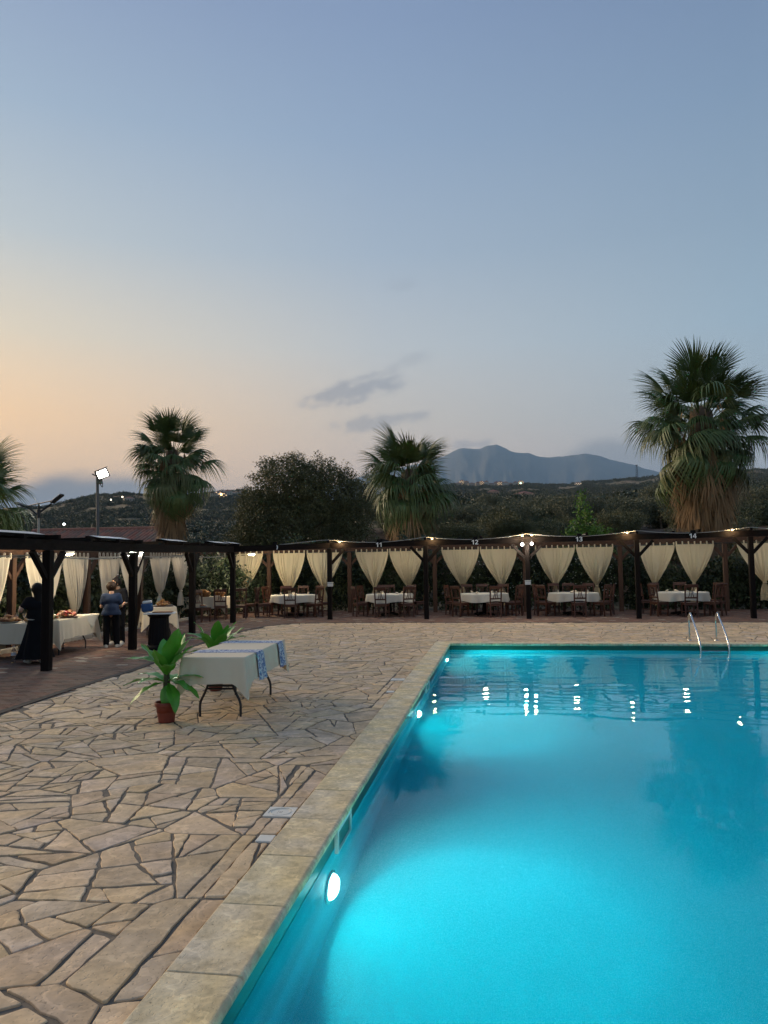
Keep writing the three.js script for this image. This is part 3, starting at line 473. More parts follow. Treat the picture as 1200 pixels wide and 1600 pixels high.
// ------------------------------------------------------------------ curtains
M.curtain = new THREE.MeshPhysicalMaterial({ color: rgb(0.72, 0.62, 0.42), roughness: 1, transmission: 0.32, thickness: 0, specularIntensity: 0.1, bumpMap: rep(T.weave, 3), bumpScale: 0.001 });
M.curtainLampLit = new THREE.MeshPhysicalMaterial({ color: rgb(0.72, 0.66, 0.55), roughness: 1, transmission: 0.32, thickness: 0, specularIntensity: 0.1, bumpMap: rep(T.weave, 3), bumpScale: 0.001 });  // same fabric, with the white lamplight on the left row in its colour
function drape(w, h, tie, shift, low, seed, gather = 0) { // hangs from y = 0 down; tie: depth of the tie; low: length below the tie
  const R = mulberry(seed), NU = 72, NV = 46, P = [], I = [], U = [], ph = R() * 6, nf = 7 + Math.floor(R() * 4), total = tie + low, j = [R() - 0.5, R() - 0.5, R() - 0.5];
  for (let v = 0; v <= NV; v++) {
    const y = total * v / NV, t = y / tie;
    const wid = t <= 1 ? w * (0.055 + 0.945 * (1 - Math.pow(t, 1.5 + 0.25 * j[0]))) : w * (0.055 + 0.17 * (1 - Math.exp(-(t - 1) * tie / 0.16)));
    const cxx = t <= 1 ? shift * Math.pow(t, 1.15) : shift;
    for (let u = 0; u <= NU; u++) {
      const s = u / NU, k = (s - 0.5) * wid, q = clamp(t), conv = 1 - wid / w;
      const sag = t < 1 ? 0.02 * Math.cos(s * Math.PI * 2 * 6) * Math.exp(-y * 14) : 0;
      const warp = s + 0.035 * Math.sin(s * 6.28 * 2 + ph) + 0.02 * Math.sin(s * 17 + ph * 2);
      const amp = (0.012 + gather * 0.03) + 0.05 * conv * (1 - 0.55 * q * q) , fold = Math.sin(warp * nf * 6.283 + ph) + 0.45 * Math.sin(warp * (nf * 1.7) * 6.283 + ph * 1.7 + 1.5 * t);
      const swell = 0.05 * Math.sin(q * 3) * Math.cos((s - 0.5) * 3);
      P.push(cxx + k + 0.006 * fold * (1 - conv), -y - sag - (t > 1 ? 0.02 * Math.sin(s * 9 + ph) * (t - 1) : 0), swell + amp * fold * clamp(wid / (w * 0.25), 0.35, 1)); U.push(s * w, y);
    }
  }
  for (let v = 0; v < NV; v++) for (let u = 0; u < NU; u++) { const a = v * (NU + 1) + u, b = a + 1, c = a + NU + 1, d = c + 1; I.push(a, c, b, b, c, d); }
  const g = new THREE.BufferGeometry(); g.setAttribute('position', new THREE.Float32BufferAttribute(P, 3)); g.setAttribute('uv', new THREE.Float32BufferAttribute(U, 2)); g.setIndex(I); g.computeVertexNormals(); return g;
}
const tabGeo = (() => { const s = [[-0.06, 0.012], [0, 0.02], [0.075, 0.016], [0.09, 0], [0.075, -0.016], [0, -0.02], [-0.06, -0.012]], P = [], I = []; s.forEach(([y, z]) => P.push(-0.022, y, z, 0.022, y, z)); for (let i = 0; i + 1 < s.length; i++) I.push(2 * i, 2 * i + 1, 2 * i + 2, 2 * i + 1, 2 * i + 3, 2 * i + 2); const g = new THREE.BufferGeometry(); g.setAttribute('position', new THREE.Float32BufferAttribute(P, 3)); g.setIndex(I); g.computeVertexNormals(); return g; })();
function curtain(label, pos, turn, w, tie, shift, low, seed, mat, gather = 0) {
  const t = thing('curtain', label, 'curtain', pos, turn, 'tied curtains hanging along the pergola');
  mesh('drape', drape(w, tie + low, tie, shift, low, seed, gather), mat, t);
  const tb = new THREE.TorusGeometry(w * 0.034 + 0.008, 0.012, 8, 20); tb.rotateX(Math.PI / 2); tb.scale(1, 1.8, 0.8); tb.translate(shift, -tie, 0.01); mesh('tie_band', tb, mat, t);
  const hem = box(w, 0.035, 0.012, 0, -0.004, 0); mesh('top_hem', hem, mat, t);
  const n = Math.max(5, Math.round(w / 0.19)); for (let i = 0; i < n; i++) { const m = mesh('hanging_tab', tabGeo, mat, t); m.position.set(lerp(-w / 2 + 0.03, w / 2 - 0.03, i / (n - 1)), 0.03, 0); }
}
{
  const names = { 9: 'behind the bread table', 10: 'behind the leftmost round table', 11: 'behind the second round table', 12: 'behind the middle round table', 13: 'behind the fourth round table', 14: 'behind the rightmost round table' };
  // bay, left edge, right edge, tie x, top y, tie y
  const Z = -28.85, list = [[9, -11.85, -10.62, -11.12, 2.27, 0.77], [9, -10.3, -9.1, -9.88, 2.33, 0.85], [10, -8.7, -7.43, -8.06, 2.33, 0.79], [10, -7.36, -5.95, -6.7, 2.33, 0.95], [11, -5.45, -4.18, -4.72, 2.33, 0.97], [11, -4.15, -2.86, -3.43, 2.34, 0.98], [12, -2.17, -0.77, -1.4, 2.36, 0.99], [12, -0.74, 0.63, 0.05, 2.36, 0.99], [13, 1.27, 2.72, 1.99, 2.37, 0.99], [13, 2.76, 4.08, 3.46, 2.38, 0.99], [14, 4.98, 6.21, 5.47, 2.4, 0.99], [14, 6.24, 7.55, 6.82, 2.43, 1.05], [15, 8.32, 9.85, 9.2, 2.43, 1.05], [15, 9.9, 11.1, 10.5, 2.43, 1.05]];
  list.forEach(([bay, x0, x1, tx, top, ty], i) => { const w = x1 - x0, c = (x0 + x1) / 2, side = i % 2 ? 'right' : 'left'; curtain(bay === 15 ? `cream tied curtain ${side === 'left' ? 'behind' : 'right of'} the last front post` : `cream tied curtain, the ${side} one of the pair ${names[bay]}`, [c, top - 0.05, Z], 0, w, top - ty, tx - c, bay === 15 ? 0.62 : 0.7, 40 + i, M.curtain); });
  // along the left row, pleated closer and hanging lower; x runs along -z there
  const X = -10.93, left = [[-14.6, -15.95, -15.2, 0.55, 'cream curtain cut by the left edge of the picture'], [-16.5, -17.94, -17.2, 0.62, 'cream curtain half hidden by the front post beside the black-dressed woman'], [-18.0, -19.25, -18.62, 0.62, 'long cream curtain tied low above the buffet of snacks'], [-19.8, -20.93, -20.3, 0.5, 'long cream curtain just behind the boy in blue, hanging nearly to the ground'], [-20.97, -22.4, -21.8, 0.75, 'cream curtain behind the woman with the hair bun, cut by the second front post'], [-22.95, -24.42, -23.65, 0.92, 'cream curtain straight above the fluted stand and food table, left of its pair'], [-24.5, -26.05, -25.3, 1.0, 'narrow cream curtain above the chair with plates, right of its pair']];
  left.forEach(([z0, z1, tz, ty, label], i) => { const w = z0 - z1, c = (z0 + z1) / 2; curtain(label, [X, 2.06 + 0.02 * i, c], Math.PI / 2, w, 2.06 + 0.02 * i - ty, -(tz - c), i === 3 ? 0.42 : 0.5, 90 + i, M.curtainLampLit, 0.8); });
}
// ------------------------------------------------------------------ chairs and round tables
function chairParts(t) {
  const m = M.chair, q = (n, gg) => mesh(n, gg, m, t); // back toward -z, seat facing +z
  q('seat', rbox(0.43, 0.035, 0.42, 0.012, 0, 0.455, 0));
  q('apron', merge([box(0.38, 0.06, 0.02, 0, 0.41, 0.17), box(0.02, 0.06, 0.34, 0.185, 0.41, 0), box(0.02, 0.06, 0.34, -0.185, 0.41, 0), box(0.38, 0.06, 0.02, 0, 0.41, -0.185)]));
  for (const s of [-1, 1]) { q('front_leg', bar([s * 0.185, 0, 0.18], [s * 0.185, 0.44, 0.18], 0.04)); q('back_leg', merge([bar([s * 0.185, 0, -0.22], [s * 0.185, 0.46, -0.19], 0.04), bar([s * 0.185, 0.455, -0.19], [s * 0.195, 1.03, -0.27], 0.038)])); q('stretcher', bar([s * 0.185, 0.17, -0.2], [s * 0.185, 0.17, 0.18], 0.022)); }
  q('stretcher', bar([-0.185, 0.17, -0.01], [0.185, 0.17, -0.01], 0.022));
  q('top_rail', rbox(0.43, 0.1, 0.03, 0.012, 0, 1.0, -0.266, -0.14)); q('lower_rail', rbox(0.36, 0.05, 0.024, 0.008, 0, 0.62, -0.212, -0.14));
  for (const k of [-1, 0, 1]) { const p = []; for (let i = 0; i <= 6; i++) { const u = i / 6, y = lerp(0.63, 0.96, u); p.push([k * (0.085 - 0.04 * Math.sin(u * Math.PI)), y, lerp(-0.214, -0.258, u)]); } const g = tube(p, 0.012, 10, 6); g.scale(1, 1, 1); q('back_slat', g); }
}
let chair0 = null;
const CHAIRS = 'wooden chairs round the dining tables';
function chair(x, z, turn, label) { if (!chair0) { chair0 = thing('dining_chair', label, 'chair', [x, 0, z], turn, CHAIRS); chairParts(chair0); return chair0; } return dup(chair0, [x, 0, z], turn, label); }
function roundCloth(r, h, drop, seed) {
  const P = [], I = [], U = [], NA = 96, rad = [0, r * 0.5, r * 0.93, r, r + 0.012, r + 0.02], R = mulberry(seed), ph = R() * 6;
  const ys = [0, 0, 0, -0.002, -0.014, -0.05]; for (let i = 1; i <= 7; i++) { rad.push(r + 0.02 + 0.018 * i / 7); ys.push(-0.05 - (drop - 0.05) * i / 7); }
  for (let i = 0; i < rad.length; i++) for (let a = 0; a < NA; a++) { const th = a / NA * Math.PI * 2, d = clamp((-ys[i] - 0.03) / drop), wob = d * (0.035 * Math.sin(th * 11 + ph) + 0.022 * Math.sin(th * 17 + 2 * ph)), rr = rad[i] + wob; P.push(Math.sin(th) * rr, h + ys[i] - d * 0.03 * Math.cos(th * 4 + ph), Math.cos(th) * rr); U.push(Math.sin(th) * rr, Math.cos(th) * rr + ys[i]); }
  for (let i = 0; i + 1 < rad.length; i++) for (let a = 0; a < NA; a++) { const b = (a + 1) % NA, p = i * NA + a, q = i * NA + b; I.push(p, p + NA, q, q, p + NA, q + NA); }
  const g = new THREE.BufferGeometry(); g.setAttribute('position', new THREE.Float32BufferAttribute(P, 3)); g.setAttribute('uv', new THREE.Float32BufferAttribute(U, 2)); g.setIndex(I); g.computeVertexNormals(); return g;
}
{
  M.clothCream = std({ color: rgb(0.66, 0.6, 0.48), roughness: 0.95 });
  const RT = [[-7.42, -27.2, 'leftmost'], [-3.93, -27.3, 'second'], [-0.58, -27.3, 'middle'], [2.47, -27.3, 'fourth'], [6.04, -27.2, 'rightmost']];
  const ang = [[-150, -115, -60, 10, 55, 100, 150, 182], [-160, -118, -62, -5, 40, 108, 150, 190], [-150, -100, -48, 18, 62, 100, 150, 185], [-155, -100, -58, 4, 52, 96, 150, 182], [-150, -112, -54, -2, 46, 62, 110, 170]];
  const napkin = (() => { const s = new THREE.Shape(); s.moveTo(-0.07, 0); s.lineTo(0.07, 0); s.lineTo(0.012, 0.16); s.lineTo(-0.012, 0.16); const g = new THREE.ExtrudeGeometry(s, { depth: 0.03, bevelEnabled: true, bevelSize: 0.006, bevelThickness: 0.006, bevelSegments: 1 }); g.translate(0, 0, -0.015); return g; })();
  const seat = (a, used) => { const t = ((a % 360) + 540) % 360 - 180, q = Math.abs(t), lr = t > 0 ? 'right' : 'left'; const base = q < 25 ? 'front middle' : q < 75 ? 'front ' + lr : q < 118 ? lr + ' end' : q < 165 ? 'back ' + lr : 'back middle'; let n = base, k = 1; while (used.has(n)) n = base + ['', ' inner', ' outer', ' extra'][k++]; used.add(n); return n; };
  RT.forEach(([x, z, where], i) => {
    const t = thing('round_table', where + ' round dining table under the far pergola', 'table', [x, 0, z], 0, 'round tables under the pergola');
    mesh('tabletop', cyl(0.82, 0.82, 0.03, 0, 0.72, 0, 48), M.woodBrown, t); mesh('pedestal', lathe([[0.05, 0.72], [0.07, 0.6], [0.055, 0.4], [0.09, 0.2], [0.06, 0.08]], 16), M.woodDark, t);
    for (let k = 0; k < 4; k++) { const a = k * Math.PI / 2 + 0.6; mesh('foot', bar([0, 0.1, 0], [Math.cos(a) * 0.42, 0.025, Math.sin(a) * 0.42], 0.06, 0.05), M.woodDark, t); }
    const c = mesh('tablecloth', roundCloth(0.83, 0.757, 0.27, 7 + i), M.clothCream); c.position.set(x, 0, z); tag(c, 'pale round tablecloth hanging over the ' + where + ' round table', 'tablecloth', 'tablecloths on the round tables');
    const seen = new Set();
    ang[i].forEach((a, k) => { const th = a * RAD, r = 1.06 + 0.09 * ((k * 7 + i * 3) % 5) / 5, s = seat(a, seen); const cx = x + Math.sin(th) * r, cz = z + Math.cos(th) * r; chair(cx, cz, th + Math.PI + (((k * 5 + i) % 7) - 3) * 0.05, `dark wooden slat-back chair at the ${s} of the ${where} round table`); });
    for (let k = 0; k < 4; k++) { const a = (k * 90 + i * 20 + 20) * RAD, p = [x + Math.sin(a) * 0.5, 0.763, z + Math.cos(a) * 0.5]; const m = mesh('folded_napkin', napkin, M.cloth); m.position.set(...p); m.rotation.set(-1.45, a, 0); m.position.y += 0.02; tag(m, 'pale folded napkin at the ' + ['back', 'right', 'front', 'left'][Math.round((((a / RAD + 180) % 360) / 90)) % 4] + (k % 2 ? ' edge' : ' side') + ' of the ' + where + ' round tablecloth', 'napkin', 'folded napkins on the round tables'); }
  });
}
// ------------------------------------------------------------------ palms
M.frond = std({ color: rgb(0.085, 0.13, 0.036), roughness: 0.5 });
M.frondOld = std({ color: rgb(0.115, 0.13, 0.045), roughness: 0.55 });
M.frondDead = std({ color: rgb(0.3, 0.185, 0.09), roughness: 0.85 });
M.trunk = std({ color: rgb(0.13, 0.085, 0.05), roughness: 0.95, bumpMap: T.grain, bumpScale: 0.02 });
// fan leaf: stalk along +y, blade beyond it, upper face toward +z
function fanLeaf(stalk, blade, span, droop, seed, nseg = 34, fold = 0.02) {
  const R = mulberry(seed), P = [], I = [];
  const quad = (a, b, c, d) => { const n = P.length / 3; P.push(...a, ...b, ...c, ...d); I.push(n, n + 1, n + 2, n + 1, n + 3, n + 2); };
  let prev = null; for (let i = 0; i <= 6; i++) { const t = i / 6, y = stalk * t, z = -0.12 * stalk * t * t, w = lerp(0.028, 0.014, t); const cur = [[-w, y, z], [0, y, z + 0.014], [w, y, z]]; if (prev) { quad(prev[0], prev[1], cur[0], cur[1]); quad(prev[1], prev[2], cur[1], cur[2]); } prev = cur; }
  const z0 = -0.12 * stalk;
  for (let s = 0; s < nseg; s++) {
    const th = (s / (nseg - 1) - 0.5) * 2 * span * RAD, edge = Math.abs(th) / (span * RAD), L = blade * (1 - 0.42 * edge * edge) * (0.9 + 0.18 * R()), dth = span * RAD / nseg * 1.02, cs = Math.cos(th), sn = Math.sin(th), dr = droop * (0.6 + 0.8 * R()), jit = (R() - 0.5) * 0.12;
    let pv = null; const NS = 6;
    for (let k = 0; k <= NS; k++) {
      const t = k / NS, d = L * t, hw = t < 0.5 ? Math.max(0.008, d * Math.tan(dth)) : Math.max(0.002, L * 0.5 * Math.tan(dth) * (1 - (t - 0.5) / 0.5) ** 0.8);
      const dip = dr * L * Math.max(0, t - 0.38) ** 1.7 * 1.5, along = d - dip * 0.45, base = -0.35 * edge * d - dip, sw = jit * d * Math.max(0, t - 0.4);
      const px = sn * along + cs * sw, py = stalk + cs * along - sn * sw;
      const cur = [[px - cs * hw, py + sn * hw, z0 + base - fold * Math.min(1, t * 3) * (1 - t)], [px, py, z0 + base + fold * (1 - t) * Math.min(1, t * 4)], [px + cs * hw, py - sn * hw, z0 + base - fold * Math.min(1, t * 3) * (1 - t)]];
      if (pv) { quad(pv[0], pv[1], cur[0], cur[1]); quad(pv[1], pv[2], cur[1], cur[2]); } pv = cur;
    }
  }
  const g = new THREE.BufferGeometry(); g.setAttribute('position', new THREE.Float32BufferAttribute(P, 3)); g.setIndex(I); g.computeVertexNormals(); return g;
}
function deadLeaf(stalk, blade, seed) { // folded, ragged strands hanging along +y (turned down when placed)
  const R = mulberry(seed), P = [], I = [];
  const strip = (pts, w) => { for (let i = 0; i + 1 < pts.length; i++) { const n = P.length / 3, a = pts[i], b = pts[i + 1], wa = w * (1 - i / pts.length), wb = w * (1 - (i + 1) / pts.length); P.push(a[0] - wa, a[1], a[2], a[0] + wa, a[1], a[2], b[0] - wb, b[1], b[2], b[0] + wb, b[1], b[2]); I.push(n, n + 1, n + 2, n + 1, n + 3, n + 2); } };
  strip([[0, 0, 0], [0, stalk * 0.5, 0.05], [0, stalk, 0.04], [0, stalk * 1.05, 0.03]], 0.035);
  for (let s = 0; s < 26; s++) { const a = (R() - 0.5) * 0.75, b = (R() - 0.5) * 0.4, L = blade * (0.55 + 0.55 * R()), pts = []; let x = 0, y = stalk * (0.85 + 0.2 * R()), z = 0; for (let k = 0; k <= 5; k++) { pts.push([x, y, z]); x += Math.sin(a * (1 - 0.5 * k / 5)) * L / 5 + (R() - 0.5) * 0.03; y += L / 5; z += b * L / 5 + (R() - 0.5) * 0.04; } strip(pts, 0.02 + 0.016 * R()); }
  const g = new THREE.BufferGeometry(); g.setAttribute('position', new THREE.Float32BufferAttribute(P, 3)); g.setIndex(I); g.computeVertexNormals(); return g;
}
function placeLeaf(m, base, az, pitch, roll, s) { // az: direction the leaf points to, pitch: up from level
  const d = V(Math.sin(az) * Math.cos(pitch), Math.sin(pitch), Math.cos(az) * Math.cos(pitch)), up = V(-Math.sin(az) * Math.sin(pitch), Math.cos(pitch), -Math.cos(az) * Math.sin(pitch));
  const z = up.clone(), y = d, x = y.clone().cross(z); m.quaternion.setFromRotationMatrix(new THREE.Matrix4().makeBasis(x, y, z)); m.rotateY(roll); m.position.copy(base); m.scale.setScalar(s);
}
function palm(label, x, z, o) { // o: hub height, spread of the hub, stalk, blade, number of live leaves, dead ones, skirt bottom, trunk radius
  const t = thing('fan_palm', label, 'palm tree', [x, 0, z], 0, 'fan palms behind the pergola'), R = mulberry(o.seed);
  const y0 = height(x, z) - 0.2, prof = []; for (let i = 0; i <= 24; i++) { const u = i / 24; prof.push([o.tr * (1.25 - 0.35 * u + 0.06 * ((i % 2) * 2 - 1) * 0.4 + (u < 0.12 ? (0.12 - u) * 2.2 : 0)), lerp(y0, o.hub + 0.2, u)]); } prof.push([0.02, o.hub + 0.45]);
  mesh('trunk', lathe(prof, 16), M.trunk, t);
  const up = [0.45, 0.7, 0.95].map((k, i) => fanLeaf(o.stalk * k, o.blade, 66, 0.35, o.seed + i + 1, 30)), mid = [0.35, 0.55, 0.8, 1].map((k, i) => fanLeaf(o.stalk * k, o.blade, 94, 0.8, o.seed + 20 + i)), low = [0.45, 0.7, 0.95].map((k, i) => fanLeaf(o.stalk * k, o.blade, 90, 1.2, o.seed + 30 + i)), dead = [8, 9, 10, 11].map((k) => deadLeaf(o.stalk * 0.5, o.blade * 0.95, o.seed + k));
  for (let i = 0; i < o.n; i++) {
    const u = (i + 0.5) / o.n, pitch = lerp(80, o.lowPitch ?? -66, u) + (R() - 0.5) * 26, az = i * 2.39996 + (R() - 0.5) * 0.5, bend = pitch > 35 ? up : pitch > -15 ? mid : low;
    const m = mesh('frond', bend[Math.floor(R() * bend.length)], u > 0.62 && R() < 0.5 ? M.frondOld : M.frond, t);
    placeLeaf(m, V(Math.sin(az) * o.tr * 0.7, o.hub + lerp(0.35, -o.hubSpread, u), Math.cos(az) * o.tr * 0.7), az, pitch * RAD, (R() - 0.5) * 0.9, 0.86 + 0.26 * R());
  }
  for (let i = 0; i < o.dead; i++) {
    const u = i / o.dead, az = i * 2.39996 + R(), y = lerp(o.hub - o.hubSpread * 0.7, o.skirt + o.blade * 0.85 + o.stalk * 0.4, u), pitch = -(66 + 20 * u + R() * 12);
    const m = mesh('dead_frond', dead[Math.floor(R() * 4)], M.frondDead, t); placeLeaf(m, V(Math.sin(az) * o.tr * (0.7 + (o.flare ?? 0.5) * R()), y, Math.cos(az) * o.tr * (0.7 + (o.flare ?? 0.5) * R())), az, pitch * RAD, (R() - 0.5) * 1.2, 0.8 + 0.45 * R());
  }
  for (let i = 0; i < (o.wilt ?? 6); i++) { const az = R() * 6.28, m = mesh('dead_frond', dead[i % 4], M.frondDead, t); placeLeaf(m, V(Math.sin(az) * (o.tr + 0.35), o.hub - 0.1 + 0.7 * R(), Math.cos(az) * (o.tr + 0.35)), az, (-80 + 15 * R()) * RAD, 0, 0.7 + 0.3 * R()); }
}
palm('tall fan palm with a thick tan skirt of dead leaves, the biggest of all', 8.35, -33, { seed: 500, hub: 7.75, hubSpread: 1.35, stalk: 1.45, blade: 1.5, lowPitch: -52, n: 100, dead: 140, skirt: 2.7, tr: 0.5, wilt: 20, flare: 1.1 });
palm('fan palm with brown cone-shaped skirt standing in front of the volcano slope', -3.8, -32.5, { seed: 600, hub: 5.5, hubSpread: 1.0, stalk: 0.95, blade: 1.35, n: 80, dead: 46, skirt: 2.4, tr: 0.34, wilt: 9, flare: 1.2 });
palm('dark fan palm against the orange dusk sky, beside the tiled roof', -14.65, -32.9, { seed: 700, hub: 6.85, hubSpread: 1.2, stalk: 1.05, blade: 1.25, n: 78, dead: 74, skirt: 2.9, tr: 0.32, wilt: 7, flare: 0.8 });
palm('fan palm cut off by the left edge of the picture', -13.55, -18, { seed: 800, hub: 3.7, hubSpread: 0.9, stalk: 0.8, blade: 1.05, n: 60, dead: 20, skirt: 1.6, tr: 0.24, wilt: 4 });
// ------------------------------------------------------------------ broadleaf trees, shrubs and hedges
function leafClump(n, size, leaf, seed, wide = 0.5) { // n leaf faces scattered through a small ball
  const R = mulberry(seed), P = [], I = [];
  for (let i = 0; i < n; i++) { const th = R() * 6.283, ph = Math.acos(2 * R() - 1), r = size * Math.cbrt(R()), c = V(Math.sin(ph) * Math.cos(th), Math.cos(ph), Math.sin(ph) * Math.sin(th)).multiplyScalar(r), d = V(R() - 0.5, R() - 0.2, R() - 0.5).normalize(), s = V(R() - 0.5, R() - 0.5, R() - 0.5).cross(d).normalize(), L = leaf * (0.6 + 0.8 * R()), w = L * wide * 0.5, k = P.length / 3; const a = c, b = c.clone().addScaledVector(d, L * 0.5).addScaledVector(s, w), e = c.clone().addScaledVector(d, L), f = c.clone().addScaledVector(d, L * 0.5).addScaledVector(s, -w); P.push(...a, ...b, ...e, ...f); I.push(k, k + 1, k + 2, k, k + 2, k + 3); }
  const g = new THREE.BufferGeometry(); g.setAttribute('position', new THREE.Float32BufferAttribute(P, 3)); g.setIndex(I); g.computeVertexNormals(); return g;
}
const CL = { fine: [1, 2, 3].map((k) => leafClump(26, 0.34, 0.13, k + 900, 0.42)), broad: [1, 2].map((k) => leafClump(18, 0.32, 0.17, k + 920, 0.6)), olive: [1, 2].map((k) => leafClump(30, 0.42, 0.14, k + 940, 0.3)), far: [1, 2, 3].map((k) => { const R = mulberry(k + 970), l = []; for (let i = 0; i < 4; i++) { const g = leafClump(34, 0.62, 0.3, k * 7 + i + 960, 0.55); g.scale(1, 0.8, 1); g.translate((R() - 0.5) * 1.3, (R() - 0.4) * 0.7, (R() - 0.5) * 1.3); l.push(g); } return merge(l); }) };
const leafMat = (r, g, b) => new THREE.MeshPhysicalMaterial({ color: rgb(r, g, b), roughness: 0.6, transmission: 0.12, thickness: 0 });
M.leafDark = leafMat(0.05, 0.072, 0.026); M.leafCarob = leafMat(0.11, 0.115, 0.042); M.leafGreen = leafMat(0.12, 0.24, 0.03); M.leafOlive = leafMat(0.09, 0.105, 0.055); M.leafHedge = leafMat(0.035, 0.058, 0.02); M.leafFar = leafMat(0.05, 0.065, 0.032);
function crown(parent, lobes, n, clumps, mat, seed, size = 1, tint = 0.35) { // lobes: [x, y, z, rx, ry, rz]; clumps mostly near the outside of the lobes
  const R = mulberry(seed), per = clumps.map(() => []), vol = lobes.map((l) => l[3] * l[4] * l[5]), tot = vol.reduce((a, b) => a + b, 0);
  for (let i = 0; i < n; i++) { let q = R() * tot, k = 0; while (k < lobes.length - 1 && (q -= vol[k]) > 0) k++; const l = lobes[k], th = R() * 6.283, cz = 2 * R() - 1, sr = Math.sqrt(1 - cz * cz), r = Math.pow(R(), 0.3) * (0.86 + 0.3 * vnoise(th * 3, cz * 5, seed + k)); per[Math.floor(R() * clumps.length)].push([l[0] + l[3] * r * sr * Math.cos(th), l[1] + l[4] * r * cz, l[2] + l[5] * r * sr * Math.sin(th), size * (0.7 + 0.6 * R()), R() * 6.28, R()]); }
  const m = new THREE.Matrix4(), e = new THREE.Euler(), qn = new THREE.Quaternion(), name = 'crown';
  clumps.forEach((g, k) => { if (!per[k].length) return; const im = new THREE.InstancedMesh(g, mat, per[k].length); per[k].forEach(([x, y, z, s, a, c], i) => { e.set(a * 0.7, a, a * 1.3); im.setMatrixAt(i, m.compose(V(x, y, z), qn.setFromEuler(e), V(s, s, s))); const f = 1 - tint + 2 * tint * c; im.setColorAt(i, rgb(f * (0.9 + 0.25 * c), f, f * 0.9)); }); im.name = name; im.userData.kind = 'stuff'; im.castShadow = im.receiveShadow = true; parent.add(im); });
}
function limbs(parent, h, r, ends, seed, mat = M.trunk) { const R = mulberry(seed), g = [cyl(r, r * 0.7, h, 0, -0.3, 0, 10)]; for (const [x, y, z] of ends) g.push(tube([[0, h - 0.4, 0], [x * 0.35 + (R() - 0.5) * 0.2, lerp(h, y, 0.5), z * 0.35 + (R() - 0.5) * 0.2], [x, y, z]], r * 0.32, 8, 6)); mesh('trunk', merge(g), mat, parent); }
{ // the big round carob-like tree in the middle
  const y0 = height(-10.4, -40.5), t = thing('bushy_tree', 'large dark rounded tree between two palms, behind the pergola corner', 'tree', [-10.4, y0, -40.5]);
  const h = 8.0 - y0; limbs(t, 1.8, 0.3, [[-2.2, 3.4, 0.4], [1.8, 3.2, 0.6], [0.2, 4.6, -0.4], [-1, 4.2, 1], [2.6, 2.8, -0.5], [-2.9, 2.4, 0.2]], 5);
  crown(t, [[-0.9, h - 1.9, 0, 2.2, 1.75, 1.8], [1.1, h - 2.25, 0.3, 2.0, 1.7, 1.6], [-2.5, h - 3.4, 0.3, 1.4, 1.6, 1.4], [2.7, h - 3.2, 0.4, 1.5, 1.5, 1.5], [3.2, h - 2.3, 0, 0.75, 0.7, 0.7], [-0.3, h - 4.4, 0.8, 3.4, 1.8, 1.8], [-3, h - 5.4, 0.6, 1.5, 1.4, 1.4], [2.6, h - 5.3, 0.8, 1.6, 1.5, 1.4], [0, h - 6.4, 1, 3.8, 1.2, 1.4]], 5600, CL.fine, M.leafCarob, 61, 0.8);
  crown(t, [[-2.0, h - 0.9, 0, 0.5, 0.6, 0.5], [-0.5, h - 0.4, 0, 0.5, 0.55, 0.5], [0.9, h - 0.8, 0, 0.45, 0.6, 0.5], [3.6, h - 1.6, 0, 0.5, 0.7, 0.5], [-3.4, h - 2.4, 0, 0.5, 0.6, 0.5]], 150, CL.fine, M.leafCarob, 62, 0.7);
}
{ // young bright green tree on the right
  const y0 = height(3.75, -35), t = thing('young_tree', 'young bright green leafy tree rising above the pergola beam right of the middle', 'tree', [3.75, y0, -35]), h = 5.0 - y0;
  limbs(t, 1.6, 0.07, [[-0.6, 2.9, 0.1], [0.7, 2.8, 0.2], [0.05, 4.2, 0], [-0.9, 2.2, 0.2], [1, 2.1, 0]], 9);
  crown(t, [[0.02, h - 0.75, 0, 0.26, 0.8, 0.3], [0.05, h - 1.7, 0, 0.65, 0.8, 0.6], [-0.35, h - 2.5, 0.1, 0.95, 0.75, 0.8], [0.6, h - 2.5, 0.1, 0.85, 0.8, 0.8], [-0.85, h - 3.3, 0.1, 0.9, 0.8, 0.8], [0.5, h - 3.4, 0.2, 1.0, 0.8, 0.8], [0, h - 4.3, 0.2, 1.4, 0.7, 0.8]], 620, CL.broad, M.leafGreen, 71, 0.72);
}
